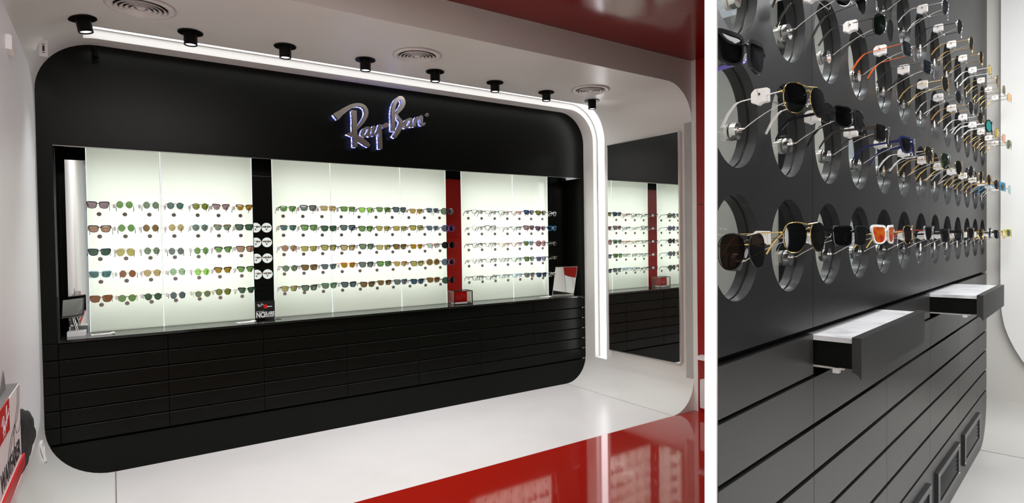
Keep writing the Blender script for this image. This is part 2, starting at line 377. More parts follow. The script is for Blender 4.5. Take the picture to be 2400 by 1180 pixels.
struct(link('wall_right', bxs((S1+.001, S1+.014, 3.118, 3.235, 0, 1.78), (S1+.006, S1+.014, 3.118, 3.235, 1.785, ZR)), M['red_wall'], frame='L'))

# ---------------------------------------------------------------- black display wall
OZ0, OZ1, OS0, OS1 = .905, 2.145, -.29, 4.10
bm = nb()
def black_piece(x0, x1, z0, z1, t0=TW, t1=TW+.3):
    p = clip_poly(OUT, x0, x1, z0, z1)
    if len(p) > 2: prism(bm, p, t0, t1)
black_piece(-1, 5, OZ1, 3, TW, TW+.012); black_piece(-1, OS0, OZ0-.018, OZ1); black_piece(OS1, 5, OZ0-.018, OZ1)
black_piece(-1, 5, 0, .228, TW, TW+.3); black_piece(-1, -.3, .228, .89, TW+.021, TW+.05)
struct(link('wall_back', bm, M['black'], frame='L'))
struct(link('wall_recess', bxs((OS0-.02, OS1+.02, 5.2, 5.24, .8, 2.3), (OS0-.05, OS0, TW+.3, 5.24, .8, 2.3), (OS1, OS1+.05, TW+.3, 5.24, .8, 2.3), (OS0, OS1, TW+.014, 5.22, 2.21, 2.26)), M['black'], frame='L'))
bm = bxs((OS0, OS1, TW-.003, TW+.010, OZ1-.0055, OZ1-.001))
tag(link('glass_edge_rail', bm, M['darksteel'], frame='L'), 'thin metal glass rail along the top edge of the black display recess', 'rail')
ctr = bxs((OS0+.001, OS1-.001, TW-.014, 5.18, OZ0-.018, OZ0))
tag(link('countertop', ctr, M['counter'], frame='L'), 'long glossy black countertop running below the lit eyewear panels', 'countertop')
seams = [-.372, -.29, .31, .931, 1.567, 2.207, 2.843, 3.463, 4.147]
cabn = ['narrow column beside left wall', 'below the left light panel', 'below the right half of left panel', 'below the leftmost third of the middle panels', 'below the centre of the middle panels', 'below the right third of middle panels', 'below the left half of right panel', 'beside the right wall']
for i in range(8):
    a, b = seams[i], seams[i+1]
    c = thing('drawer_cabinet', 'black drawer cabinet of six flat fronts, '+cabn[i], 'cabinet', 'L', (a+b)/2, TW+.05, 0, 0, 'black drawer cabinets under the counter')
    mx = (a+b)/2
    link('body', bxs((max(a, -.335)-mx+.001, min(b, 4.12)-mx-.001, -.03, .3, .23, .884)), M['black_flat'], c)
    for k in range(6):
        z1 = .880-k*.1077; z0 = z1-.0985
        p = clip_poly(OUT, a+.0015, b-.0015, z0, z1)
        bm = nb(); prism(bm, [(x-mx, z) for x, z in p], -.05, -.031)
        bmesh.ops.bevel(bm, geom=[e for e in bm.edges if all(v.co.y < -.045 for v in e.verts)], offset=.0012, segments=1, affect='EDGES')
        link('drawer', bm, M['black'], c)
# backlit panes
panes = [(-.131, .306), (.308, .925), (1.073, 1.540), (1.543, 2.173), (2.176, 2.640), (2.806, 3.410), (3.412, 3.868)]
pname = ['leftmost backlit glass panel beside the table mirror', 'backlit glass panel left of the dark gap with painted round reflections', 'backlit glass panel right of the dark gap with painted round reflections', 'backlit glass panel at the centre of the middle bay', 'backlit glass panel left of the red gap', 'backlit glass panel right of the red gap', 'rightmost backlit glass panel near the side wall']
TP = 4.95
for (a, b), nm in zip(panes, pname):
    m_ = (a+b)/2; h = (b-a)/2
    c = thing('lightbox', 'tall white frosted '+nm, 'lightbox', 'L', m_, TP, OZ0, 0, 'backlit glass panels in the black wall')
    link('glass_pane', bxs((-h+.003, h-.003, 0, .004, .002, 1.292)), M['diffuser'], c)
    link('housing', bxs(*([(-h-.0, -h+.002, .002, .2, 0, 1.295)] if a in (-.131, 1.073, 2.806) else []), *([(h-.002, h, .002, .2, 0, 1.295)] if b in (.925, 2.640, 3.868) else []), (-h, h, .198, .2, 0, 1.295), (-h, h, .01, .2, 0, .002), (-h, h, .01, .2, 1.293, 1.295)), M['box_white'], c)
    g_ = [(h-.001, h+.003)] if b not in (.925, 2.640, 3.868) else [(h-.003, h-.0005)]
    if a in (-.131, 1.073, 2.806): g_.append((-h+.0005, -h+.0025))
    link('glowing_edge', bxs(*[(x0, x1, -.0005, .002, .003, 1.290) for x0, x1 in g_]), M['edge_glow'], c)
    cv_ = ([(-h-.002, -h-.0005, .002, .2, 0, 1.295)] if a in (-.131, 1.073, 2.806) else [])+([(h+.0005, h+.002, .002, .2, 0, 1.295)] if b in (.925, 2.640, 3.868) else [])
    if cv_: link('side_cover', bxs(*cv_), M['black_flat'], c)
    l = bpy.data.lights.new('panel_lamp', 'AREA'); l.shape = 'RECTANGLE'; l.size = (b-a)*.995; l.size_y = .98; l.energy = PANEL_POWER*(b-a)*.995*.98; l.color = (.98, 1, .95)
    lo = bpy.data.objects.new('panel_lamp', l); COL.objects.link(lo); lo.parent = c; lo.location = (0, .17, .66); lo.rotation_euler = (-PI/2, 0, 0)
# board painted with mirror reflections: glowing discs and dark eyewear shapes
c = thing('gap_reflection_panel', 'black panel with glowing painted reflections in the narrow gap between lit panels', 'panel', 'L', 1.0, 4.9545, OZ0)
link('board', bxs((-.0715, .0695, 0, .02, 0, 1.3)), M['black'], c)
link('rail', bxs((-.07, .068, -.004, 0, 1.13, 1.134), (-.07, .068, -.003, 0, .4, .401), (-.07, .068, -.003, 0, .24, .241), (-.07, .068, -.003, 0, .7, .701)), M['darksteel'], c)
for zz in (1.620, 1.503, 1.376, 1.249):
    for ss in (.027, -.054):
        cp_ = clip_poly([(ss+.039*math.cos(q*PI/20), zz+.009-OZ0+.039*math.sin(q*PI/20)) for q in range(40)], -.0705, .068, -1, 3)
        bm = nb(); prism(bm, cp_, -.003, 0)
        o = link('reflected_disc', bm, M['reflection_glow'], c)
        bm = nb(); tube(bm, [(x_, -.003, z_) for x_, z_ in cp_], .0010, 4, True)
        link('reflected_rim', bm, M['darksteel'], c)
        bm = nb()
        for dx, rr_ in (((-.026, .006), (-.011, .009), (.009, .009), (.024, .006)) if ss > 0 else ((.009, .009), (.024, .006))):
            cyl(bm, (ss+dx, -.003, zz+.015-OZ0), (0, -1, 0), rr_, .003, 12)
        box(bm, ss-(.033 if ss > 0 else .014), ss+.033, -.006, -.003, zz+.017-OZ0, zz+.021-OZ0)
        cyl(bm, (ss-.002, -.003, zz-.004-OZ0), (0, -1, 0), .0065, .003, 10)
        link('reflected_eyewear', bm, M['dark_disc'], o)
link('lower_plate', bxs((.0, .068, -.006, 0, 0, .07)), M['steel'], c)
c = thing('red_reflection_panel', 'narrow red panel standing for a mirror reflection in the gap between two lit bays', 'panel', 'L', 2.723, 4.953, OZ0)  # red surface painted for what the gap mirror would reflect
link('board', bxs((-.0805, .0805, 0, .02, 0, 1.19)), M['red_wall'], c); link('upper_board', bxs((-.0805, .0805, 0, .02, 1.19, 1.3)), M['black'], c); link('joint', bxs((-.078, .078, -.002, 0, .63, .636)), M['red_block'], c)
tag(link('gap_mirror', bxs((OS0+.04, -.133, 5.04, 5.05, OZ0, 2.10)), M['mirror'], frame='L'), 'narrow tall mirror at the far left end of the display recess', 'mirror')
tag(link('glass_end_divider', bxs((OS0+.004, OS0+.008, TW+.05, 5.1, OZ0, OZ1)), M['glassbox'], frame='L'), 'upright glass divider at the far left end of the display recess', 'divider')
tag(link('glass_end_divider', bxs((4.02, 4.024, TW+.12, 5.1, OZ0, OZ1)), M['glassbox'], frame='L'), 'upright glass divider at the right end of the display recess', 'divider')
tag(link('black_end_panel', bxs((3.872, 4.098, 5.02, 5.05, OZ0, 2.2)), M['black'], frame='L'), 'glossy black upright panel at the right end of the display recess', 'panel')

# ---------------------------------------------------------------- sign
sg = thing('wall_sign', 'large slanted steel script sign with blue-white glow on the black wall', 'sign', 'L', 1.87, TW, 2.0)
for k, nm in (('r', 'letter_r'), ('a', 'letter_a'), ('y', 'letter_y'), ('hyphen', 'hyphen'), ('b', 'letter_b'), ('a2', 'letter_a'), ('n', 'letter_n'), ('ring', 'trademark_ring')):
    f = link(nm, logo_bm(0, .49, 1, -.088, -.080, [k]), M['steel'], sg)
    if k != 'ring': link('letter_body', logo_bm(0, .49, 1, -.080, -.062, [k], .9), M['darksteel'], f); link('diode_strip', logo_bm(0, .49, 1, -.058, -.025, [k], .80), M['diode'], f)
    else: link('letter_body', logo_bm(0, .49, 1, -.08, -.0, [k], .9), M['darksteel'], f)
    sp = LOGO[k][0][0]; px_, pz_ = sp[len(sp)//2]
    bm = nb(); cyl(bm, (px_-1.87, -.06, pz_-2.0), (0, 1, 0), .004, .06, 8); link('standoff', bm, M['darksteel'], f)

# ---------------------------------------------------------------- ceiling fittings
for i, (s, t) in enumerate([(-.105, 4.14), (.432, 4.09), (.98, 4.05), (1.53, 4.05), (2.085, 4.05), (2.645, 4.07), (3.205, 4.10), (3.775, 4.13)]):
    c = thing('downlight', 'black cylinder downlight, %s of eight in the ceiling row' % (['leftmost']+[o+' from left' for o in ORD[1:7]]+['rightmost'])[i], 'downlight', 'L', s, t, ZT if i else 2.802, 0, 'black cylinder downlights')
    if not i: c.rotation_euler = (Matrix.Rotation(AL, 3, 'Z') @ Matrix.Rotation(-.19, 3, 'Y')).to_euler()
    bm = nb(); cyl(bm, (0, 0, -.004), (0, 0, -1), .070, .004, 48); link('flange', bm, M['black'], c)
    bm = nb(); tube(bm, [(.05, 0, 0)], .01) if False else None
    n_ = 64; prof = [(.038, -.004), (.038, -.078), (.036, -.081), (.032, -.081), (.029, -.072)]
    R_ = [[bm.verts.new((r*math.cos(2*PI*k/n_), r*math.sin(2*PI*k/n_), z)) for k in range(n_)] for r, z in prof]
    for a, b in zip(R_, R_[1:]):
        for k in range(n_): bm.faces.new((a[k], a[(k+1) % n_], b[(k+1) % n_], b[k]))
    link('body', bm, M['black'], c)
    bm = nb(); cyl(bm, (0, 0, -.071), (0, 0, -1), .030, .003, 24)
    for q in range(7):
        aa = q*PI/3; rr = .017 if q else 0
        cyl(bm, (rr*math.cos(aa), rr*math.sin(aa), -.074), (0, 0, -1), .006, .002, 8)
    link('lens', bm, M['lamp'], c)
    l = bpy.data.lights.new('downlight_beam', 'SPOT'); l.energy = 38; l.spot_size = 1.5; l.spot_blend = .8; l.color = (.95, .97, 1); l.shadow_soft_size = .03
    lo = bpy.data.objects.new('downlight_beam', l); COL.objects.link(lo); lo.parent = c; lo.location = (0, 0, -.095)
for i, (s, t) in enumerate([(.165, 3.80), (1.80, 3.765), (3.49, 3.84)]):
    c = thing('ceiling_vent', 'round white air vent of concentric rings, %s of three in ceiling' % ['leftmost', 'middle', 'rightmost'][i], 'vent', 'L', s, t, ZT, 0, 'round ceiling vents')
    def lathe(prof, n_=48):
        bm = nb(); R_ = [[bm.verts.new((r*math.cos(2*PI*k/n_), r*math.sin(2*PI*k/n_), z)) for k in range(n_)] for r, z in prof]
        for a, b in zip(R_, R_[1:]):
            for k in range(n_): bm.faces.new((a[k], a[(k+1) % n_], b[(k+1) % n_], b[k]))
        return bm
    link('flange', lathe([(.128, -.001), (.168, -.001), (.170, -.006), (.150, -.012), (.132, -.010), (.128, -.001)]), M['grille'], c, smooth=True)
    bm = nb(); cyl(bm, (0, 0, -.0005), (0, 0, -1), .13, .001, 40); link('backing', bm, M['hole'], c)
    for r in (.118, .094, .070, .046):
        link('ring', lathe([(r-.011, -.003), (r+.006, -.018), (r+.004, -.021), (r-.014, -.006), (r-.011, -.003)]), M['grille'], c, smooth=True)
    bm = nb(); cyl(bm, (0, 0, -.004), (0, 0, -1), .026, .01, 28, .018); link('centre_disc', bm, M['grille'], c)

# ---------------------------------------------------------------- mirror on the right wall of the niche
c = thing('wall_mirror', 'tall rectangular steel-framed mirror on the white right side wall', 'mirror', 'L', S1, 3.837, .385)
link('mirror_glass', bxs((-.034, -.030, -.436, .448, .006, 2.045)), M['mirror'], c)
link('frame', bxs((-.036, -.02, -.448, -.436, 0, 2.05), (-.036, -.02, .448, .452, 0, 2.05), (-.036, -.02, -.448, .452, 0, .006), (-.036, -.02, -.448, .452, 2.045, 2.05), (-.03, -.005, -.446, .45, .002, 2.048)), M['steel'], c)
link('mount', bxs((-.006, .0, -.3, .3, .2, 1.8)), M['steel'], c)
# socket on the left wall
c = thing('wall_socket', 'small white wall socket low on the curved left wall', 'socket', 'L', S0+.0095, 4.40, .295)
c.rotation_euler = (Matrix.Rotation(AL, 3, 'Z') @ Matrix.Rotation(-.20, 3, 'Y')).to_euler()
link('plate', bxs((.0, .012, -.04, .04, -.055, .055)), M['clamp'], c)
bm = nb(); cyl(bm, (.012, 0, 0), (1, 0, 0), .022, .003, 20); link('outlet', bm, M['grille'], c)
# sensor box and camera on the left wall/ceiling corner
c = thing('alarm_sensor', 'small white alarm box high on the white left slab', 'sensor', 'L', S0+.012, 3.40, 2.365)
link('body', bxs((0, .022, -.06, .06, 0, .06)), M['clamp'], c); link('bracket', bxs((0, .018, -.055, .055, .06, .066)), M['grille'], c)
c = thing('wall_sensor', 'white bracketed sensor with printed plate near the top left corner', 'sensor', 'L', -.335, 4.30, 2.595)
link('plate', bxs((.02, .060, -.004, 0, 0, .095)), M['clamp'], c); link('print', bxs((.036, .046, -.006, -.004, .03, .062), (.034, .048, -.006, -.004, .068, .071), (.034, .048, -.006, -.004, .02, .023)), M['ink'], c)
bm = nb(); tube(bm, [(.012, -.02, .085), (.008, -.03, .06), (-.002, -.04, .02)], .009, 8); link('sensor_arm', bm, M['clamp'], c)
c = thing('mini_spotlight', 'tiny black spotlight clipped to top left edge of the black wall', 'spotlight', 'L', -.07, TW-.0, 2.78)
bm = nb(); tube(bm, [(0, 0, 0), (0, -.03, .0), (.01, -.045, -.02)], .006, 8); link('stem', bm, M['black_flat'], c)
bm = nb(); cyl(bm, (.01, -.05, -.02), (.1, -.1, -1), .012, .045, 14, .02); link('head', bm, M['black_flat'], c)

# ---------------------------------------------------------------- things on the counter
def table_mirror(s, t, rz):
    c = thing('table_mirror', 'small tilting table mirror on a white block, left end of counter', 'mirror', 'L', s, t, OZ0, rz)
    link('base', bxs((-.050, .050, -.045, .045, 0, .030)), M['clamp'], c)
    bm = nb(); tube(bm, [(0, .0, .03), (-.018, .006, .10), (-.022, .01, .16)], .009, 12); link('stem', bm, M['chrome'], c)
    h = bpy.data.objects.new('mirror_head', None); COL.objects.link(h); h.parent = c; h.location = (-.018, -.012, .19); h.rotation_euler = (-.53, -.10, -.16)
    link('frame', bxs((-.060, .060, 0, .010, -.066, .066)), M['black'], h); link('mirror_glass', bxs((-.056, .056, -.002, 0, -.060, .060)), M['mirror'], h); link('lower_edge', bxs((-.060, .060, -.003, .010, -.072, -.065)), M['darksteel'], h)
table_mirror(-.20, 4.87, -.05)
c = thing('table_mirror', 'upright silver-edged table mirror at the right end of counter', 'mirror', 'L', 3.89, 4.74, OZ0, -.27)
link('mirror_glass', bxs((-.118, .118, -.002, 0, .012, .33)), M['mirror'], c); link('frame', bxs((-.121, .121, 0, .006, .01, .334), (-.121, -.118, -.003, 0, .01, .334), (.118, .121, -.003, 0, .01, .334), (-.121, .121, -.003, 0, .33, .334)), M['steel'], c)
for q_ in c.children: q_.rotation_euler = (.335, 0, 0)
link('base', bxs((-.121, .121, -.03, .05, 0, .006), (-.121, .121, -.006, .008, .0, .012)), M['steel'], c); 
for i, (s, t, rz, txt) in enumerate([(-.065, 4.80, .15, 'left end of the counter'), (.825, 4.79, .2, 'middle of the counter near card stand'), (3.70, 4.80, .1, 'right end of the counter')]):
    c = thing('leaflet', 'small white folded leaflet lying on black counter, '+txt, 'leaflet', 'L', s, t, OZ0, rz, 'white leaflets on the counter')
    bm = nb(); prism(bm, [(-.06, .001), (.05, .001), (.075, .008), (.072, .010), (.048, .004), (-.06, .004)], -.03, .03); link('paper', bm, M['paper'], c)
    link('red_mark', bxs((-.045, -.01, -.015, -.005, .004, .0044)), M['red_print'], c)
c = thing('counter_card_stand', 'black acrylic card stand reading NO GLARE beside the dark gap', 'card stand', 'L', .985, 4.86, OZ0, -.05)
link('card', bxs((-.075, .07, -.002, .002, .012, .148)), M['black_card'], c)
link('acrylic_frame', bxs((-.078, -.075, -.004, .05, .0, .152), (-.078, .072, -.004, .05, .15, .153), (-.078, .11, -.06, .06, 0, .004), (-.075, .07, .0465, .05, .0, .15)), M['glassbox'], c)
link('script_logo', logo_bm(-.035, .118, .062, -.0032, -.002, None, 1.0), M['white_print'], c)
bm = nb(); cyl(bm, (.002, -.002, .105), (0, -1, 0), .016, .0008, 20); link('red_dot', bm, M['red_print'], c)
text_mesh('headline', 'NO', M['white_print'], c, (-.068, -.0032, .022), (PI/2, 0, 0), .058, .70, .0022)
text_mesh('headline', 'GLARE', M['white_print'], c, (-.012, -.0032, .038), (PI/2, 0, 0), .036, .72, .0015)
text_mesh('headline', 'Remix', M['white_print'], c, (-.002, -.0034, .098), (PI/2, 0, 0), .018, .9, .0004) if False else None
link('small_print', bxs((-.012, .065, -.0028, -.002, .022, .025), (-.012, .065, -.0028, -.002, .028, .032), (-.068, -.01, -.0028, -.002, .068, .070), (.012, .05, -.003, -.002, .100, .106)), M['white_print'], c)
c = thing('acrylic_display_cube', 'clear cube with dark metal edges holding a red signed block', 'display case', 'L', 2.715, 4.83, OZ0, -.05)
w_, d_, h_ = .095, .06, .125; e_ = .0035
bm = nb()
for z in (e_, h_):
    for y in (-d_, d_): box(bm, -w_, w_, y-e_, y+e_, z-e_, z+e_)
    for x in (-w_, w_): box(bm, x-e_, x+e_, -d_, d_, z-e_, z+e_)
for x in (-w_, w_):
    for y in (-d_, d_): box(bm, x-e_, x+e_, y-e_, y+e_, 0, h_)
link('edge_frame', bm, M['darksteel'], c); link('glass', bxs((-w_, w_, -d_, d_, .004, h_)), M['glassbox'], c)
c = thing('red_block', 'red acrylic block with script writing inside the clear cube', 'block', 'L', 2.705, 4.84, OZ0+.005, -.05)
link('block', bxs((-.07, .07, -.03, .03, .014, .112)), M['red_block'], c); link('white_base', bxs((-.07, .07, -.03, .03, .0, .014)), M['paper'], c)
link('script_logo', logo_bm(0, .062, .12, -.0312, -.030, None, .35), M['steel'], c)
# ---------------------------------------------------------------- left ledge, bag
tag(link('ledge', bxs((S0+.0125, -.285, 1.2, 2.79, .695, .735), (S0+.0125, -.31, 2.79, 3.27, .56, .60)), M['clamp'], frame='L'), 'white wall ledge at the left edge under the paper bag', 'shelf')
tag(link('ledge_edging', bxs((-.285, -.278, 1.2, 2.785, .70, .742)), M['red_print'], frame='L'), 'red edging strip along the front of the white ledge', 'edging')
c = thing('paper_bag', 'white printed carton with red corner label and outline drawing', 'carton', 'L', -.29, 2.40, .736)
HB = .262
link('body', bxs((-.055, 0, -.5, .40, 0, HB)), M['paper'], c); link('top_flap', bxs((-.052, -.004, -.495, .395, HB, HB+.003)), M['grey_card'], c)
bm = nb(); A = [bm.verts.new(q) for q in ((-.03, .12, HB), (-.03, .30, HB), (-.03, .26, HB+.075))]; B = [bm.verts.new(q) for q in ((-.026, .12, HB), (-.026, .30, HB), (-.026, .26, HB+.075))]
bm.faces.new(A); bm.faces.new(B[::-1])
for i in range(3): bm.faces.new((A[i], A[(i+1) % 3], B[(i+1) % 3], B[i]))
link('card_divider', bm, M['grey_card'], c)
lb = link('red_label', bxs((.0, .002, -.4, .12, .165, HB+.006)), M['red_print'], c)
bm = logo_bm(0, 0, .19, -.0005, 0, None, .8); o = link('script_logo', bm, M['white_print'], lb); o.rotation_euler = (0, 0, PI/2); o.location = (.003, .02, .215)
o = text_mesh('print', 'WAYFARER', M['ink'], c, (.001, -.085, .014), (PI/2, 0, PI/2), .088, .98, .0012)
bm = nb()
for off in (0, .05):
    tube(bm, [(.001, .38-off*.9, .26), (.001, .36-off*.9, .20), (.001, .30-off, .155), (.001, .2-off, .13), (.001, .13-off, .09), (.001, .11-off, .02)], .0007, 4)
tube(bm, [(.001, .395, .13), (.001, .35, .10), (.001, .28, .11), (.001, .24, .15), (.001, .22, .13), (.001, .21, .06)], .0007, 4)
link('outline_drawing', bm, M['ink'], c)
bm = nb(); bmesh.ops.create_icosphere(bm, subdivisions=4, radius=1)
for v in bm.verts:
    x, y, z = v.co; k = 1+.10*math.sin(5*y+3*z)+.07*math.sin(9*z+4*x)+.05*math.sin(13*y-7*z)
    v.co = Vector((x*.03*k, y*.26*k, max(-.085, z*.12*k*(1-.25*y))))
o = link('black_bag', bm, M['black_cloth'], frame='L', smooth=True); o.location = LP(-.325, 3.2, .69)
tag(o, 'crumpled black fabric bag slumped behind the white carton', 'bag')
# shelf and box on the red wall
tag(link('wall_shelf', bxs((4.06, S1, 3.10, 3.19, .47, .50)), M['clamp'], frame='L'), 'white shelf corner on the red wall beside the glowing strip', 'shelf')
tag(link('white_box', bxs((4.08, S1, 3.10, 3.165, .06, .30)), M['grille'], frame='L'), 'pale grey box at the foot of the red wall', 'box')

# ================================================================ RIGHT BAY
U_ = .6
HS0, HDS, HZA, HDZ, HR = 1.3244, .324, 1.4753, .31038, .1249
TW2, SE = .6, 5.42
pd = Vector((PX, 1, 0)).normalized(); pn = Vector((pd.y, -pd.x, 0))      # partition direction and its right-hand normal
PT = .0088                                                             # half thickness
def clip_mesh(o, mw=None):
    """cut away what would stand inside or behind the partition"""
    mw = mw or o.matrix_world; bm = bmesh.new(); bm.from_mesh(o.data); inv = mw.inverted()
    co = inv @ (pn*(PT+.0026)); no = (mw.to_3x3().transposed() @ pn).normalized()
    bmesh.ops.bisect_plane(bm, geom=bm.verts[:]+bm.edges[:]+bm.faces[:], plane_co=co, plane_no=no, clear_inner=True, dist=1e-6)
    bm.to_mesh(o.data); bm.free(); return o
# partition: added divider, dark to keep reflections low, with a glowing front strip
def ray(px, py): return fw + rt*((px-1200)/F_PX) - up*((py-590)/F_PX)
def at_y(px, py, Y):
    d = ray(px, py); k = Y/d.y; return Vector((0, 0, CAMH))+d*k
Y0 = .93
pt, pb = at_y(1665.5, -60, Y0), at_y(1665.5, 1240, Y0)
lean = (pt-pb)/(pt.z-pb.z)
def pline(z): return pb+lean*(z-pb.z)
bm = nb(); V = []
for z in (0, 3.75):
    c_ = pline(z)
    for a, b in ((0.012, -PT), (0.012, PT), (5.0, PT), (5.0, -PT)): V.append(bm.verts.new((c_.x+pd.x*a+pn.x*b, c_.y+pd.y*a+pn.y*b, z)))
for f in ((0, 1, 2, 3), (7, 6, 5, 4), (0, 4, 5, 1), (1, 5, 6, 2), (2, 6, 7, 3), (3, 7, 4, 0)): bm.faces.new([V[i] for i in f])
struct(link('wall_partition', bm, mat('dark_partition', (.03, .027, .024), .5)))
bm = nb(); V = []
for z in (0, 3.74):
    c_ = pline(z)
    for a, b in ((0.014, PT), (0.014, PT+.002), (5.0, PT+.002), (5.0, PT)): V.append(bm.verts.new((c_.x+pd.x*a+pn.x*b, c_.y+pd.y*a+pn.y*b, z)))
for f in ((0, 1, 2, 3), (7, 6, 5, 4), (0, 4, 5, 1), (1, 5, 6, 2), (2, 6, 7, 3), (3, 7, 4, 0)): bm.faces.new([V[i] for i in f])
struct(link('wall_partition_lining', bm, M['beige']))
bm = nb(); V = []; e0 = PT+.0003
for z in (.02, 3.7):
    c_ = pline(z)
    for a, b in ((0, -e0), (0, e0), (0.012, e0), (0.012, -e0)): V.append(bm.verts.new((c_.x+pd.x*a+pn.x*b, c_.y+pd.y*a+pn.y*b, z)))
for f in ((0, 1, 2, 3), (7, 6, 5, 4), (0, 4, 5, 1), (1, 5, 6, 2), (2, 6, 7, 3), (3, 7, 4, 0)): bm.faces.new([V[i] for i in f])
tag(link('added_glow_strip', bm, M['strip_glow']), 'tall glowing white strip added on the front of the thin partition', 'light')  # white border between the bays, added as emission; no real lamp

# shell of the right bay
struct(link('wall_gallery_end', bxs((SE, SE+.1, .155, 1.14, 0, 3.6), (SE, SE+.1, 1.55, 2.68, 0, 3.6), (SE, SE+.1, 1.14, 1.55, 2.6, 3.6), (SE, SE+.1, 1.14, 1.55, 0, .8)), M['beige'], frame='R'))
wn = link('window_1', bxs((SE+.03, SE+.06, 1.14, 1.16, .8, 2.6), (SE+.03, SE+.06, 1.53, 1.55, .8, 2.6), (SE+.03, SE+.06, 1.14, 1.55, 2.57, 2.6), (SE+.03, SE+.06, 1.14, 1.55, .8, .83), (SE+.03, SE+.06, 1.34, 1.355, .8, 2.6), (SE+.03, SE+.06, 1.14, 1.55, 2.12, 2.14)), M['gallery_white'], frame='R'); struct(wn)
struct(link('window_2', bxs((SE+.043, SE+.047, 1.14, 1.55, .8, 2.6)), M['glassbox'], frame='R'))
struct(link('wall_gallery_side', bxs((SE, SE+.1, -3.2, .154, 0, 3.6)), mat('unseen_dark_side', (.035, .037, .04), .5), frame='R'))  # unseen wall stretch, made dark so the hole board reflects less
struct(link('trim_5', bxs((SE-.02, SE, 1.86, 2.06, 0, 3.6)), M['black_flat'], frame='R'))
sl = [(.52, 3.3), (.52, 1.05), (.512, .93), (.498, .84), (.475, .765), (.44, .68), (.40, .605), (.35, .54), (.28, .47), (.2, .42), (.16, .40), (.16, 3.3)]
bm = nb(); A = [bm.verts.new((SE-.03, t, z)) for t, z in sl]; B = [bm.verts.new((SE, t, z)) for t, z in sl]
bm.faces.new(A); bm.faces.new(B[::-1])
for i in range(len(sl)): bm.faces.new((A[i], A[(i+1) % len(sl)], B[(i+1) % len(sl)], B[i]))
struct(link('trim_3', bm, M['gallery_white'], frame='R'))
M['dark_wall'] = mat('unseen_dark_wall', (.03, .034, .032), .6)  # unseen dark wall with openings, added to vary the lens reflections
struct(link('wall_gallery_front', bxs((-.6, .6, -3.3, -3.2, 0, 3.6), (1.5, 2.3, -3.3, -3.2, 0, 3.6), (3.3, SE+.1, -3.3, -3.2, 0, 3.6), (-.6, SE, -3.3, -3.2, 2.6, 3.6), (-.6, SE, -3.3, -3.2, 0, .5)), M['dark_wall'], frame='R'))
# right curved foot of the end wall
bm = nb(); prev = None
for i in range(13):
    a = PI/2*i/12; s_ = SE-.3+.3*math.sin(a); z_ = .3-.3*math.cos(a)
    v = [bm.verts.new((s_, t, z_+.001)) for t in (-.6, TW2)]
    if prev: bm.faces.new((prev[0], prev[1], v[1], v[0]))
    prev = v
struct(link('trim_4', bm, M['beige'], frame='R', smooth=True))
bm = nb(); poly = [(0, 0), (PX*6.5, 6.5), (9, 6.5), (9, -5), (3.4, -5), (1.98, -2.886)]
A = [bm.verts.new((x, y, -.001)) for x, y in poly]; B = [bm.verts.new((x, y, -.05)) for x, y in poly]
bm.faces.new(A); bm.faces.new(B[::-1])
for i in range(6): bm.faces.new((A[i], A[(i+1) % 6], B[(i+1) % 6], B[i]))
struct(link('floor_gallery', bm, M['gallery_floor']))
struct(link('ceiling_gallery', bxs((.2, SE+.1, -3.2, TW2+.1, 3.62, 3.66)), M['beige'], frame='R')); clip_mesh(bpy.data.objects['ceiling_gallery'], Matrix.Rotation(AR, 4, 'Z'))
MR = Matrix.Rotation(AR, 4, 'Z')
# planter outside the window
bm = nb()
for i in range(260):
    p = Vector((random.gauss(SE+1.1, .16), random.gauss(1.45, .3), random.uniform(.8, 2.2))); a = random.random()*6.3; b = random.random()*3
    d = Vector((math.cos(a)*math.sin(b), math.sin(a)*math.sin(b), math.cos(b)))*.10; e = d.orthogonal().normalized()*.035
    bm.faces.new([bm.verts.new(q) for q in (p-d, p+e, p+d, p-e)])
M['leaf'] = mat('green_leaves', (.05, .20, .03), .5)
tag(link('shrub', bm, M['leaf'], frame='R'), 'green leafy shrub outside the window, seen through round holes', 'shrub')

M['glass_disc'] = lens_mat('clear_glass', (.95, .97, .96), .012, (1, 1, 1), .08)
# perforated display wall
dw = thing('display_wall', 'graphite display wall with rows of round glazed holes', 'display wall', 'R', 0, TW2, 0)
def gal(name, bm, m, smooth=False, parent=dw):
    o = link(name, bm, m, parent, smooth=smooth)
    return o
NS = 40
def cell(bm, s, z, x0, x1, z0, z1, y=0.0):
    """square cell with a round hole"""
    inn = []; out = []
    for i in range(NS):
        a = 2*PI*i/NS; ca, sa = math.cos(a), math.sin(a); inn.append((s+HR*ca, z+HR*sa))
        k = min(((x1-s)/ca if ca > 1e-9 else 1e9), ((x0-s)/ca if ca < -1e-9 else 1e9), ((z1-z)/sa if sa > 1e-9 else 1e9), ((z0-z)/sa if sa < -1e-9 else 1e9))
        out.append((s+k*ca, z+k*sa))
    vi = [bm.verts.new((x, y, zz)) for x, zz in inn]; vo = [bm.verts.new((x, y, zz)) for x, zz in out]
    for i in range(NS): j = (i+1) % NS; bm.faces.new((vi[i], vi[j], vo[j], vo[i]))
    # fill the corners
    for cx, cz in ((x0, z0), (x0, z1), (x1, z0), (x1, z1)):
        a = math.atan2(cz-z, cx-s) % (2*PI); i = int(a/(2*PI/NS)); j = (i+1) % NS
        if (Vector(out[i])-Vector((cx, cz))).length > 1e-6 and (Vector(out[j])-Vector((cx, cz))).length > 1e-6:
            bm.faces.new((vo[i], bm.verts.new((cx, y, cz)), vo[j]))
groups = [(1.0, 1.8270, [0, 1]), (1.8295, 3.4460, [2, 3, 4, 5, 6]), (3.4485, SE-.001, list(range(7, 13)))]
PZ0, PZ1 = 1.232, 3.45
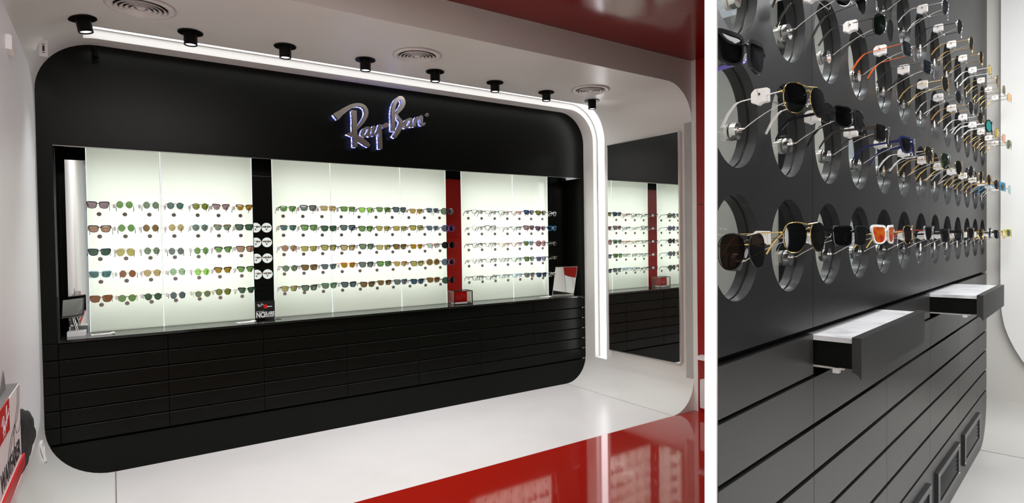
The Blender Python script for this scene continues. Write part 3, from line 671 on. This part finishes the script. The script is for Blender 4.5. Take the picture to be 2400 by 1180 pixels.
for a, b, ks in groups:
    bm = nb()
    xs = [a]+[HS0+k*HDS+HDS/2 for k in ks[:-1]]+[b]
    for i, k in enumerate(ks):
        for r in range(4):
            zc = HZA+r*HDZ; cell(bm, HS0+k*HDS, zc, xs[i], xs[i+1], zc-HDZ/2, zc+HDZ/2)
    for z0, z1 in ((PZ0, HZA-HDZ/2), (HZA+3.5*HDZ, PZ1)):
        bm.faces.new([bm.verts.new(q) for q in ((a, 0, z0), (b, 0, z0), (b, 0, z1), (a, 0, z1))])
    for q in (((a, 0, PZ0), (b, 0, PZ0), (b, .03, PZ0), (a, .03, PZ0)), ((a, 0, PZ0), (a, .03, PZ0), (a, .03, PZ1), (a, 0, PZ1)), ((b, 0, PZ0), (b, .03, PZ0), (b, .03, PZ1), (b, 0, PZ1))):
        bm.faces.new([bm.verts.new(v) for v in q])
    bmesh.ops.remove_doubles(bm, verts=bm.verts[:], dist=1e-5); geo = bmesh.ops.duplicate(bm, geom=[f for f in bm.faces if all(abs(v.co.y) < 1e-6 for v in f.verts)])['geom']
    for v in geo:
        if isinstance(v, bmesh.types.BMVert): v.co.y = .05
    o = gal('hole_board', bm, M['gallery_black']); clip_mesh(o, MR @ Matrix.Translation((0, TW2, 0)))
def ringtube(bm, s, z, prof, n_=80):
    R_ = [[bm.verts.new((s+r*math.cos(2*PI*k/n_), y, z+r*math.sin(2*PI*k/n_))) for k in range(n_)] for r, y in prof]
    for a, b in zip(R_, R_[1:]):
        for k in range(n_): bm.faces.new((a[k], a[(k+1) % n_], b[(k+1) % n_], b[k]))
rv = nb(); ringtube(rv, 0, 0, [(HR, 0), (HR-.0003, .0215), (HR+.005, .0225), (HR+.005, .0265), (HR-.001, .0275), (HR-.0015, .05)])
rvo = link('hole_reveal', rv, M['reveal'], None, smooth=False); rv_me = rvo.data; bpy.data.objects.remove(rvo)
mb = nb(); cyl(mb, (0, .0265, 0), (0, -1, 0), HR+.004, .004, 48); mo = link('round_glass', mb, M['glass_disc'], None); mo_me = mo.data; bpy.data.objects.remove(mo)
for r in range(4):
    for k in range(13):
        for nm, me in (('hole_reveal', rv_me), ('round_glass', mo_me)):
            if k == 0: me = me.copy()
            o = bpy.data.objects.new(nm, me); COL.objects.link(o); o.parent = dw; o.location = (HS0+k*HDS, 0, HZA+r*HDZ)
            if k == 0: clip_mesh(o, MR @ Matrix.Translation((HS0+k*HDS, TW2, HZA+r*HDZ)))
# lower drawers of the gallery wall
rows = [(1.212, 1.098), (1.082, .951), (.933, .809), (.790, .668), (.649, .524), (.504, .379)]
sm = [1.0, 1.83, 2.65, 3.46, 4.265, 4.99, SE]
cn = ['nearest column beside the white partition', 'second column, its top drawer pulled open', 'third column', 'fourth column, its top drawer pulled open', 'fifth column', 'last narrow column by the end wall']
for i in range(6):
    a, b = sm[i], sm[i+1]
    c = thing('drawer_unit', 'graphite drawer unit under the round holes, '+cn[i], 'drawer unit', 'R', (a+b)/2, TW2, 0, 0, 'graphite drawer units')
    h = (b-a)/2; mw = MR @ Matrix.Translation(((a+b)/2, TW2, 0))
    o = link('carcass', bxs((-h+.001, h-.001, .028, .3, .363, 1.228)), M['black_flat'], c)
    if i == 0: clip_mesh(o, mw)
    for r, (z1, z0) in enumerate(rows):
        opened = r == 0 and i in (1, 3)
        off = -(.125 if i == 1 else .205) if opened else 0
        bm = nb(); y = off
        # front with a curved finger groove along its lower back edge
        prof = [(y, z1), (y, z0-.004), (y+.004, z0), (y+.008, z0+.008), (y+.016, z0+.013), (y+.024, z0+.014), (y+.024, z1)]
        n_ = len(prof); A = [bm.verts.new((-h+.0015, q[0], q[1])) for q in prof]; B = [bm.verts.new((h-.0015, q[0], q[1])) for q in prof]
        bm.faces.new(A); bm.faces.new(B[::-1])
        for q in range(n_): bm.faces.new((A[q], A[(q+1) % n_], B[(q+1) % n_], B[q]))
        d = link('drawer', bm, M['graphite_lightened'], c)
        if i == 0: clip_mesh(d, mw)
        if opened:
            link('drawer_box', bxs((-h+.012, h-.012, off+.024, .03, z0+.022, z1-.018)), M['black'], d)
            link('marble_tray', bxs((-h+.006, h-.012, off+.0245, .03, z1-.018, z1-.004)), M['marble'], d)
            link('runner', bxs((-h+.02, -h+.03, off+.05, .03, z0+.014, z0+.02), (-h+.014, -h+.034, off+.062, off+.078, z0+.004, z0+.02)), M['clamp'], d)
sk = rrect(1.0, SE, 0, .361, .001, .001, .30, .001, 10)
bm = nb(); prism(bm, [p for p in sk], 0, .2)
sko = gal('kick_board', bm, M['graphite_lightened']); clip_mesh(sko, MR @ Matrix.Translation((0, TW2, 0)))
bm = nb(); box(bm, SE-.02, SE, .0, .2, .361, 1.232)
# vents
for i, (a, b) in enumerate([(2.77, 3.41), (3.575, 4.21), (4.375, 5.005)]):
    c = thing('floor_vent', 'dark framed air grille low on the graphite wall, %s of three' % ['nearest', 'middle', 'farthest'][i], 'vent', 'R', (a+b)/2, TW2, .10, 0, 'air grilles low on the graphite wall')
    h = (b-a)/2; H = .19
    link('frame', bxs((-h, h, -.016, 0, 0, .03), (-h, h, -.016, 0, H-.03, H), (-h, -h+.05, -.016, 0, .03, H-.03), (h-.05, h, -.016, 0, .03, H-.03)), M['reveal'], c)
    bm = nb()
    for q in range(5):
        z = .038+q*.024; A = [(-.012, z), (-.004, z+.009), (-.002, z+.009), (-.010, z-.001)]
        v = [[bm.verts.new((x, y, zz)) for y, zz in A] for x in (-h+.05, h-.05)]
        for k in range(4): bm.faces.new((v[0][k], v[0][(k+1) % 4], v[1][(k+1) % 4], v[1][k]))
    link('louvres', bm, M['reveal'], c); link('backing', bxs((-h+.05, h-.05, -.0015, -.0005, .03, H-.03)), M['black_flat'], c)
    for x in (-h+.02, h-.02):
        for z in (.015, H-.015): bm = nb(); cyl(bm, (x, -.016, z), (0, -1, 0), .006, .0015, 12); link('screw', bm, M['chrome'], c)

# ================================================================ EYEWEAR
SHADED_MET = {'silver': (.16, .16, .165), 'gold': (.34, .23, .08)}  # darkened metals: backlit shading of lit-bay frames put into colour
FRC = {'black': (.012, .012, .014), 'navy': (.02, .025, .09), 'tortoise': (.10, .035, .012), 'silver': (.6, .6, .6), 'gold': (.80, .56, .22), 'brown': (.07, .035, .018), 'teal': (.06, .28, .27), 'pale-blue': (.45, .68, .75),
       'yellow': (.65, .62, .08), 'red': (.45, .03, .03), 'orange': (.72, .13, .02), 'purple': (.12, .08, .42), 'clear': (.75, .74, .74), 'cream': (.72, .62, .42), 'green': (.04, .22, .12), 'tan': (.42, .26, .10), 'white': (.8, .8, .8), 'slate': (.10, .14, .22), 'blue': (.05, .30, .60), 'dark': (.04, .035, .03)}
METAL = ('silver', 'gold')
LNC = {'green': (.20, .36, .12), 'lime': (.42, .75, .16), 'dark green': (.075, .14, .09), 'grey': (.20, .22, .22), 'grey-green': (.22, .28, .20), 'brown': (.26, .16, .07), 'rust': (.34, .13, .07), 'amber': (.42, .24, .03), 'tan': (.58, .43, .22), 'olive': (.25, .26, .05),
       'gold': (.50, .42, .14), 'yellow': (.55, .48, .18), 'pink': (.48, .27, .20), 'violet': (.36, .25, .30), 'teal': (.10, .20, .20), 'blue': (.07, .13, .24), 'slate': (.14, .18, .22), 'clear': (.90, .92, .90), 'pale teal': (.5, .68, .64), 'pale green': (.42, .60, .38), 'smoke': (.02, .02, .022), 'orange': (.5, .12, .02), 'dark brown': (.09, .045, .025)}
def FM(c, g_=False):
    k = 'frame_'+c+('_bright' if g_ and c in METAL else '')
    if k not in M: M[k] = mat(k, FRC[c] if g_ or c not in METAL else SHADED_MET[c], .18 if c in METAL else .16, metal=1 if c in METAL else 0, noise=(70, (.42, .17, .03), .48, .62) if c == 'tortoise' else None)
    return M[k]
def LM(c, gal_=False):
    k = 'lens_'+c+('_g' if gal_ else '')
    if k not in M and gal_ and c in ('orange', 'yellow', 'teal', 'amber'):
        M[k] = mat(k, {'orange': (.95, .22, .02), 'yellow': (.85, .62, .10), 'teal': (.03, .45, .42), 'amber': (.8, .38, .04)}[c], .22, metal=.5, coat=.5, noise=(45, (.75, .04, .01), .45, .6) if c == 'orange' else None)
    if k not in M:
        M[k] = lens_mat(k, tuple(q*(1.0 if c == 'clear' else (.35 if gal_ else .72)) for q in LNC[c]), {'clear': .03}.get(c, .05) if not gal_ else .07, LNC['orange'] if False else ((1, .45, .08) if c == 'orange' else (1, 1, 1)))
    return M[k]
def outline(shape, n_):
    P = []
    for i in range(n_):
        a = 2*PI*i/n_; c, s = math.cos(a), math.sin(a)
        if shape == 'round': x, z = .0235*c, .0235*s
        elif shape == 'oversize': x, z = .030*c, .0275*s
        elif shape == 'panto': x, z = .0245*c, (.0235*s if s < 0 else .0195*s)+(.001 if s > 0 else 0); x *= 1-.10*max(0, -s)
        elif shape == 'aviator':
            e = 2.6; x = .0275*math.copysign(abs(c)**(2/e), c); z = .0245*math.copysign(abs(s)**(2/e), s)
            if s < 0: x = x*(1-.22*abs(s))+.004*abs(s); z *= 1.08
        else:
            K = {'wayfarer': [(.027, .004), (.0275, .0185), (.001, .0188), (-.0215, .0165), (-.0245, .001), (-.019, -.0150), (.001, -.0200), (.0195, -.0155)],
                 'keyhole': [(.026, .004), (.0262, .0170), (.001, .0180), (-.0205, .0155), (-.0230, .001), (-.018, -.0150), (.001, -.0205), (.0185, -.0155)],
                 'square': [(.0268, .001), (.0262, .0178), (.001, .0188), (-.0235, .0172), (-.0248, .000), (-.0215, -.0158), (.001, -.0192), (.0225, -.0160)],
                 'club': [(.0250, .005), (.0262, .0180), (.001, .0172), (-.0205, .0150), (-.0225, .001), (-.0165, -.0150), (.000, -.0200), (.0160, -.0155)],
                 'optical': [(.0262, .002), (.0265, .0142), (.001, .0148), (-.0225, .0135), (-.0245, .000), (-.0195, -.0128), (.001, -.0158), (.0200, -.0130)]}[shape]
            u = i/n_*8; q = int(u) % 8; f_ = u-int(u); p0, p1, p2, p3 = K[q-1], K[q], K[(q+1) % 8], K[(q+2) % 8]; tn = .62
            def cr(v0, v1, v2, v3):
                m1, m2 = (v2-v0)*tn*.62, (v3-v1)*tn*.62
                return (2*f_**3-3*f_*f_+1)*v1+(f_**3-2*f_*f_+f_)*m1+(-2*f_**3+3*f_*f_)*v2+(f_**3-f_*f_)*m2
            x, z = cr(p0[0], p1[0], p2[0], p3[0]), cr(p0[1], p1[1], p2[1], p3[1])
        P.append((x, z))
    return P
SHP = {'round': (.0335, .0013, .002), 'oversize': (.0370, .0036, .005), 'panto': (.034, .0024, .003), 'aviator': (.0345, .0011, .0016), 'wayfarer': (.0345, .0034, .0042), 'square': (.0350, .0026, .0038), 'club': (.0340, .0010, .0016), 'optical': (.0340, .0022, .003), 'keyhole': (.034, .0022, .0034)}
def yc(x): return 2.3*x*x
def frame_bm(shape, thick=None, n_=32):
    cx, wr, dp = SHP[shape]; wr = thick or wr; P = outline(shape, n_); bm = nb(); N = len(P)
    for sg_ in (1, -1):
        rings = []
        for i in range(N):
            p = Vector(P[i]); d = (Vector(P[(i+1) % N])-Vector(P[i-1])).normalized(); nn = Vector((d.y, -d.x)); w_ = wr
            if shape == 'club' and p.y > .002: w_ = .0065 if p.y > .006 else .003
            if shape in ('wayfarer', 'keyhole') and p.y > .008: w_ = wr*1.7
            R_ = []
            for o_, y_ in ((0, -dp/2), (w_, -dp/2), (w_, dp/2), (0, dp/2)):
                q = p+nn*o_; x = sg_*(cx+q.x); R_.append(bm.verts.new((x, yc(x)+y_, q.y)))
            rings.append(R_)
        for i in range(N):
            a, b = rings[i], rings[(i+1) % N]
            for k in range(4): bm.faces.new((a[k], a[(k+1) % 4], b[(k+1) % 4], b[k]))
    xi = cx-max(-p[0] for p in P); zb = {'aviator': .012, 'round': .006, 'club': .008}.get(shape, .009)
    br = .0013 if shape in ('round', 'aviator', 'club') else max(.0022, wr*.75)
    tube(bm, [(-xi-.002, yc(xi), zb), (-xi*.4, -.001, zb+.003), (xi*.4, -.001, zb+.003), (xi+.002, yc(xi), zb)], br, 6)
    if shape == 'aviator': tube(bm, [(-cx+.004, yc(.02), .0245), (0, 0, .0215), (cx-.004, yc(.02), .0245)], .0011, 6)
    xo = cx+max(p[0] for p in P)
    for sg_ in (1, -1):
        z = {'aviator': .008, 'round': .006}.get(shape, .011); hh = .003 if shape in ('round', 'aviator') else .006
        box(bm, *sorted((sg_*(xo-.001), sg_*(xo+.0055))), yc(xo)-.002, yc(xo)+.004, z-hh/2, z+hh/2)
    return bm, xo+.004, {'aviator': .008, 'round': .006}.get(shape, .011)
def lens_bm(shape, n_=32):
    cx, wr, dp = SHP[shape]; P = outline(shape, n_); bm = nb(); c0 = bm.verts.new((0, -.0012, 0)); rings = [[c0]]
    for k in (.5, .8, 1.03): rings.append([bm.verts.new((p[0]*k, -.0012*(1-k*k), p[1]*k)) for p in P])
    for i in range(n_): bm.faces.new((c0, rings[1][i], rings[1][(i+1) % n_]))
    for a, b in zip(rings[1:], rings[2:]):
        for i in range(n_): bm.faces.new((a[i], b[i], b[(i+1) % n_], a[(i+1) % n_]))
    return bm
def temple_bm(metal_):
    bm = nb(); L = [(0, 0, 0), (0, .045, -.0005), (0, .090, -.001), (0, .104, -.004), (0, .122, -.018), (0, .138, -.040)]
    if metal_:
        tube(bm, L[:4], .0011, 6); tube(bm, [(0, .098, -.002), (0, .106, -.006), (0, .122, -.019), (0, .138, -.040)], [.0016, .0024, .0030, .0026], 8)
    else: sweep_bar(bm, L, [.008, .0055, .0055, .006, .007, .006], .0030)
    return bm
MC = {}
def mesh_of(key, fn, m):
    k = (key, m.name)
    if k not in MC:
        if key not in MC:
            bm = fn(); bmesh.ops.recalc_face_normals(bm, faces=bm.faces[:]); me = bpy.data.meshes.new(key); bm.to_mesh(me); bm.free()
            for p in me.polygons: p.use_smooth = key.startswith('lens')
            MC[key] = me
        me = MC[key].copy(); me.materials.clear(); me.materials.append(m); MC[k] = me
    return MC[k]
def part(name, me, parent, loc=(0, 0, 0), rot=(0, 0, 0), sc=(1, 1, 1)):
    o = bpy.data.objects.new(name, me); COL.objects.link(o); o.parent = parent; o.location = loc; o.rotation_euler = rot; o.scale = sc; return o
INFO = {}
def eyewear(shape, fc, lc, label, cat, group, fr, s, t, z, rz=0, rx=0, gal_=False, tc=None, pads=False, sc=1.0, tip=None, sx=1.0):
    f, a = FR[fr]; e = bpy.data.objects.new('sunglasses' if lc != 'clear' else 'eyeglasses', None); COL.objects.link(e); e.empty_display_size = .03
    e.location = f(s, t, z); e.rotation_euler = (rx, 0, a+rz); e.scale = (sc*sx, 1+(sc-1)*.2, sc); tag(e, label, cat, group)
    mt = fc in METAL or shape in ('round', 'aviator', 'club'); cx = SHP[shape][0]
    if shape not in INFO:
        bm, xo, zh = frame_bm(shape); bm.free(); INFO[shape] = (xo, zh)
    xo, zh = INFO[shape]
    part('frame', mesh_of('frame_'+shape, lambda: frame_bm(shape)[0], FM(fc, gal_)), e)
    for sg_ in (1, -1):
        part('lens', mesh_of('lens_'+shape, lambda: lens_bm(shape), LM(lc, gal_)), e, (sg_*cx, yc(cx)-.0002, 0), (0, 0, sg_*4.6*cx*.85), (sg_, 1, 1))
        tm = FM(tc or ('silver' if shape == 'club' and fc == 'black' else fc), gal_)
        part('temple', mesh_of('temple_m' if mt else 'temple_p', lambda: temple_bm(mt), tm), e, (sg_*xo, yc(xo)+.002, zh), (0, 0, -sg_*.02))
        if pads:
            def pad():
                bm = nb(); bmesh.ops.create_icosphere(bm, subdivisions=2, radius=1)
                for v in bm.verts: v.co = Vector((v.co.x*.0022, v.co.y*.0045, v.co.z*.0075))
                return bm
            part('nose_pad', mesh_of('nose_pad', pad, M['nosepad']), e, (sg_*.0095, .007, -.004), (0, sg_*.25, -sg_*.5))
    return e
def holder(fr, s, t, z, depth, rise, label, group, gallery=False, clampx=-.062, barw=.075, cl=True):
    """magnetic disc on the panel, curved wire to the nose bridge, cross bar through the temples"""
    f, a = FR[fr]; e = bpy.data.objects.new('eyewear_holder', None); COL.objects.link(e); e.location = f(s, t, z); e.rotation_euler = (0, 0, a); e.empty_display_size = .03
    tag(e, label, 'eyewear holder', group)
    key = 'g' if gallery else 'l'
    def disc():
        bm = nb()
        if gallery:
            cyl(bm, (0, .0125, 0), (0, -1, 0), .0205, .0085, 32, .0215); cyl(bm, (0, 0, 0), (0, -1, 0), .0205, .0015, 32); cyl(bm, (0, -.0015, 0), (0, -1, 0), .0215, .013, 32, .0205)
            cyl(bm, (0, -.0165, .003), (0, -1, 0), .003, .012, 12)
        else: cyl(bm, (0, 0, 0), (0, -1, 0), .0142, .006, 24, .0136)
        return bm
    def wire():
        bm = nb(); y0 = -.028 if gallery else -.006
        P = []
        for i in range(9):
            u = i/8; P.append((0, y0-(depth+y0-.004)*u*.98, .003+rise*(1-(1-u)**1.7)))
        tube(bm, ([(0, -.006, 0), (0, y0, .003)] if gallery else [])+P, (.0010), 6)
        yb = P[-1][1]; zb = P[-1][2]
        tube(bm, [(-.010, yb-.001, zb+.006), (0, yb-.003, zb), (.010, yb-.001, zb+.006)], .0013 if gallery else .0008, 6)
        return bm
    def bar():
        bm = nb(); yb = -depth*.56; zb = rise+.004
        tube(bm, [(-barw-.006, yb, zb+.012), (-barw, yb, zb+.002), (-barw*.9, yb, zb), (barw*.9, yb, zb), (barw, yb, zb+.002), (barw+.006, yb, zb+.010)], .0010 if gallery else .0007, 6)
        return bm
    def clamp():
        bm = nb(); yb = -depth*.56; zb = rise+.004
        k = 1.0 if gallery else .8
        prof = [(-.018, .016), (.010, .017), (.018, .009), (.018, -.012), (.010, -.014), (.004, -.019), (-.004, -.014), (-.018, -.014)]
        A = [bm.verts.new((clampx-.009*k, yb+y*k, zb+zz*k)) for y, zz in prof]; B = [bm.verts.new((clampx+.009*k, yb+y*k, zb+zz*k)) for y, zz in prof]
        bm.faces.new(A); bm.faces.new(B[::-1])
        for i in range(len(prof)): bm.faces.new((A[i], A[(i+1) % len(prof)], B[(i+1) % len(prof)], B[i]))
        bmesh.ops.recalc_face_normals(bm, faces=bm.faces[:]); bmesh.ops.bevel(bm, geom=bm.edges[:], offset=.0015, segments=2, affect='EDGES')
        return bm
    def pin():
        bm = nb(); yb = -depth*.56; zb = rise+.004; cyl(bm, (clampx-.0088, yb+.0, zb+.004), (-1, 0, 0), .0032, .0008, 12); return bm
    part('disc', mesh_of('disc_'+key, disc, M['chrome'] if gallery else M['dark_disc']), e)
    part('wire', mesh_of('wire_'+key+str(depth), wire, M['wire']), e); part('cross_bar', mesh_of('bar_'+key+str(depth), bar, M['wire']), e)
    if cl:
        q = part('clamp', mesh_of('clamp_'+key+str(depth)+str(clampx), clamp, M['clamp'] if gallery else M['clampgrey']), e)
        if gallery: part('pin_hole', mesh_of('pin_'+key+str(depth), pin, M['hole']), q)
    return e
# ---- left lit bays
TG = 4.775; TD = TP-.0005
ROWZ = [1.776, 1.620, 1.462, 1.308, 1.146]; DZ = [1.722, 1.567, 1.411, 1.253, 1.093]
B1 = [-.063, .086, .233, .386, .541, .682, .836]
B2 = [1.154, 1.309, 1.465, 1.628, 1.785, 1.940, 2.092, 2.254, 2.412, 2.568]
B3 = [2.883, 3.035, 3.189, 3.342, 3.493, 3.644, 3.792]
T1 = """wayfarer black violet|round silver green|round silver grey-green|panto tortoise teal|panto black olive|club tortoise violet|club tortoise amber
wayfarer black pink|round silver green|round brown brown|round gold tan|panto teal grey|club tortoise grey-green|wayfarer black dark_green
wayfarer navy dark_green|aviator gold yellow|round silver grey-green|round navy grey|round silver green|club black green|wayfarer brown pink
wayfarer pale-blue teal|round silver rust|panto tan tan|round silver pale_green|round black lime|club black amber|club black green
wayfarer tortoise rust|panto tortoise green|panto black dark_green|round silver slate|panto yellow grey-green|panto black olive|club black dark_green"""
T2 = """keyhole black green|wayfarer black grey|square tan tan|square black green|keyhole black lime|keyhole brown green|wayfarer black slate|keyhole red gold|keyhole slate slate|oversize navy grey-green
keyhole tortoise teal|wayfarer black green|wayfarer black dark_green|wayfarer black slate|wayfarer black green|keyhole black gold|square brown gold|wayfarer brown gold|keyhole slate slate|oversize purple slate
panto black pink|square gold gold|wayfarer navy gold|wayfarer black tan|wayfarer black grey-green|square black yellow|wayfarer black brown|keyhole tan amber|keyhole red pale_teal|oversize black smoke
panto black grey-green|wayfarer brown brown|keyhole black slate|keyhole orange amber|wayfarer black grey|wayfarer black green|keyhole red gold|wayfarer black gold|oversize cream brown|oversize slate slate
keyhole black yellow|wayfarer black grey-green|wayfarer green grey-green|wayfarer black slate|wayfarer brown brown|keyhole brown brown|wayfarer slate grey|wayfarer black blue|wayfarer tortoise brown|oversize black dark_green"""
T3 = """optical black clear|optical black clear|square black clear|optical red clear|wayfarer navy blue|wayfarer black olive|panto clear clear
round black clear|wayfarer black clear|optical clear clear|optical navy clear|wayfarer brown violet|wayfarer red blue|wayfarer blue blue
panto black clear|optical black clear|optical tan clear|optical red clear|wayfarer blue olive|oversize red violet|panto dark clear
round black clear|optical black clear|optical silver clear|optical green clear|wayfarer black green|wayfarer purple grey|optical dark clear
square black clear|optical black clear|optical slate clear|optical blue clear|wayfarer green violet|wayfarer navy blue|panto clear clear"""
SN = {'wayfarer': 'trapezoid', 'round': 'round', 'club': 'browline', 'panto': 'soft-round', 'square': 'square', 'keyhole': 'slim', 'oversize': 'oversized', 'aviator': 'oval', 'optical': 'narrow'}
RN = ['top', 'second', 'middle', 'fourth', 'bottom']
rnd = random.Random(3)
for bay, Sx, T in (('left', B1, T1), ('middle', B2, T2), ('right', B3, T3)):
    for r, line in enumerate(T.split('\n')):
        for c_, it in enumerate(line.split('|')):
            sh, fc, lc = it.split(); lc = lc.replace('_', ' ')
            nmk = 'eyeglasses' if lc == 'clear' else 'sunglasses'
            lab = '%s %s %s with %s lenses, %s from left, %s row of %s lit bay' % (SN[sh], fc, nmk, lc, ORD[c_], RN[r], bay)
            if sh == 'club' : tcx = 'silver' if fc == 'black' else 'brown'
            else: tcx = None
            far = c_*.0
            holder('L', Sx[c_], TD, DZ[r], .172, ROWZ[r]-DZ[r]-.006, 'dark disc and wire holding %s pair from left, %s row of %s lit bay' % (ORD[c_], RN[r], bay), 'wire eyewear holders on the lit panels')
            eyewear(sh, fc, lc, lab, nmk, 'eyewear in front of the lit panels', 'L', Sx[c_]+rnd.uniform(-.004, .004), TG+rnd.uniform(-.004, .004), ROWZ[r]+rnd.uniform(-.006, .006), rnd.uniform(-.07, .07), rnd.uniform(-.05, .05), tc=tcx, sx=({'round': .80, 'panto': .84, 'aviator': .82, 'club': .88}.get(sh, .93) if bay == 'left' else .94)*(1 if sh != 'round' or bay == 'left' else .9))
# ---- gallery wall
GT = """aviator gold smoke|square black smoke|wayfarer white orange|aviator gold dark_brown|wayfarer silver smoke|wayfarer black smoke|keyhole black grey|wayfarer dark smoke|panto gold grey-green|round silver slate|keyhole black smoke|panto gold yellow|wayfarer yellow blue
aviator gold smoke|square black smoke|square dark smoke|wayfarer navy smoke|aviator gold grey|aviator silver green|aviator gold smoke|round silver grey|aviator gold grey|round gold brown|panto black brown|wayfarer blue green|aviator silver teal
square brown smoke|aviator silver smoke|aviator dark dark_green|square silver slate|square silver blue|aviator gold dark_brown|round silver grey|aviator silver grey|round gold grey|oversize black teal|round gold yellow|round gold orange|aviator gold green
square black smoke|aviator black smoke|wayfarer black smoke|aviator black smoke|square dark smoke|aviator silver slate|aviator silver dark_brown|aviator gold slate|aviator gold brown|round silver yellow|round gold rust|round gold green|round gold amber"""
TEMP = {(2, 3): 'orange', (2, 2): 'dark', (2, 4): 'black', (2, 1): 'dark', (1, 0): 'clear', (1, 5): 'tan', (1, 4): 'clear', (2, 7): 'tan', (3, 7): 'tan', (3, 6): 'black', (2, 8): 'white', (2, 9): 'white', (3, 9): 'white', (0, 4): 'red', (0, 1): 'black', (1, 10): 'tan', (0, 2): 'black'}
def visible(P):
    d = P-Vector((0, 0, CAMH)); k = d.dot(fw); x = 1200+F_PX*d.dot(rt)/k; y = 590-F_PX*d.dot(up)/k
    return k > 0 and -60 < y < 1240 and 1600 < x < 2440
GZ = [.020, .045, .045, .045]
rg = random.Random(11); RB = ['bottom', 'second-lowest', 'third-lowest', 'top']
for r, line in enumerate(GT.split('\n')):
    for k, it in enumerate(line.split('|')):
        sh, fc, lc = it.split(); lc = lc.replace('_', ' '); s = HS0+k*HDS; zc = HZA+r*HDZ
        if not visible(RP(s+.02, .48, zc)) and not visible(RP(s+.02, .64, zc)): continue
        nmt = {'aviator': 'aviator'}.get(sh, SN[sh])
        hz = zc-.035; gz = zc+GZ[r]
        holder('R', s+.030, TW2+.0222, hz, .165, .052, 'chrome knob and bent wire in %s hole from left, %s row of graphite wall' % (ORD[k], RB[r]), 'chrome knob holders in the round holes', True)
        eyewear(sh, fc, lc, '%s %s sunglasses with %s lenses on %s hole, %s row of graphite wall' % (nmt, fc, lc, ORD[k], RB[r]), 'sunglasses', 'sunglasses on the graphite wall', 'R', s+.030+rg.uniform(-.004, .004), TW2+.0222-.169, hz+(.058 if r == 0 else .047)+rg.uniform(-.005, .005), -.24*max(0, 1-k/2.6)+rg.uniform(-.08, .05), rg.uniform(-.06, .06), gal_=True, tc=TEMP.get((r, k)), pads=True, sc=1.25 if k < 2 else 1.18)
# nearest column: its hole lies behind the partition, only the ends of the pairs reach into view
bpy.context.view_layer.update()
for r, (sh, fc, lc) in enumerate((('aviator', 'dark', 'dark brown'), ('wayfarer', 'black', 'smoke'))):
    e = eyewear(sh, fc, lc, ['large dark brown sunglasses cut off by the white partition, lower pair', 'black sunglasses with blue temples cut off by the white partition, upper pair'][r], 'sunglasses', None, 'R', 1.045, .455, HZA+r*HDZ+(.0 if r == 0 else .045), -.1, 0, gal_=True, tc='purple' if r else 'gold', pads=True, sc=1.25)
    bpy.context.view_layer.update()
    for ch in list(e.children):
        ch.data = ch.data.copy(); clip_mesh(ch, ch.matrix_world.copy())
        if len(ch.data.polygons) == 0: bpy.data.objects.remove(ch)
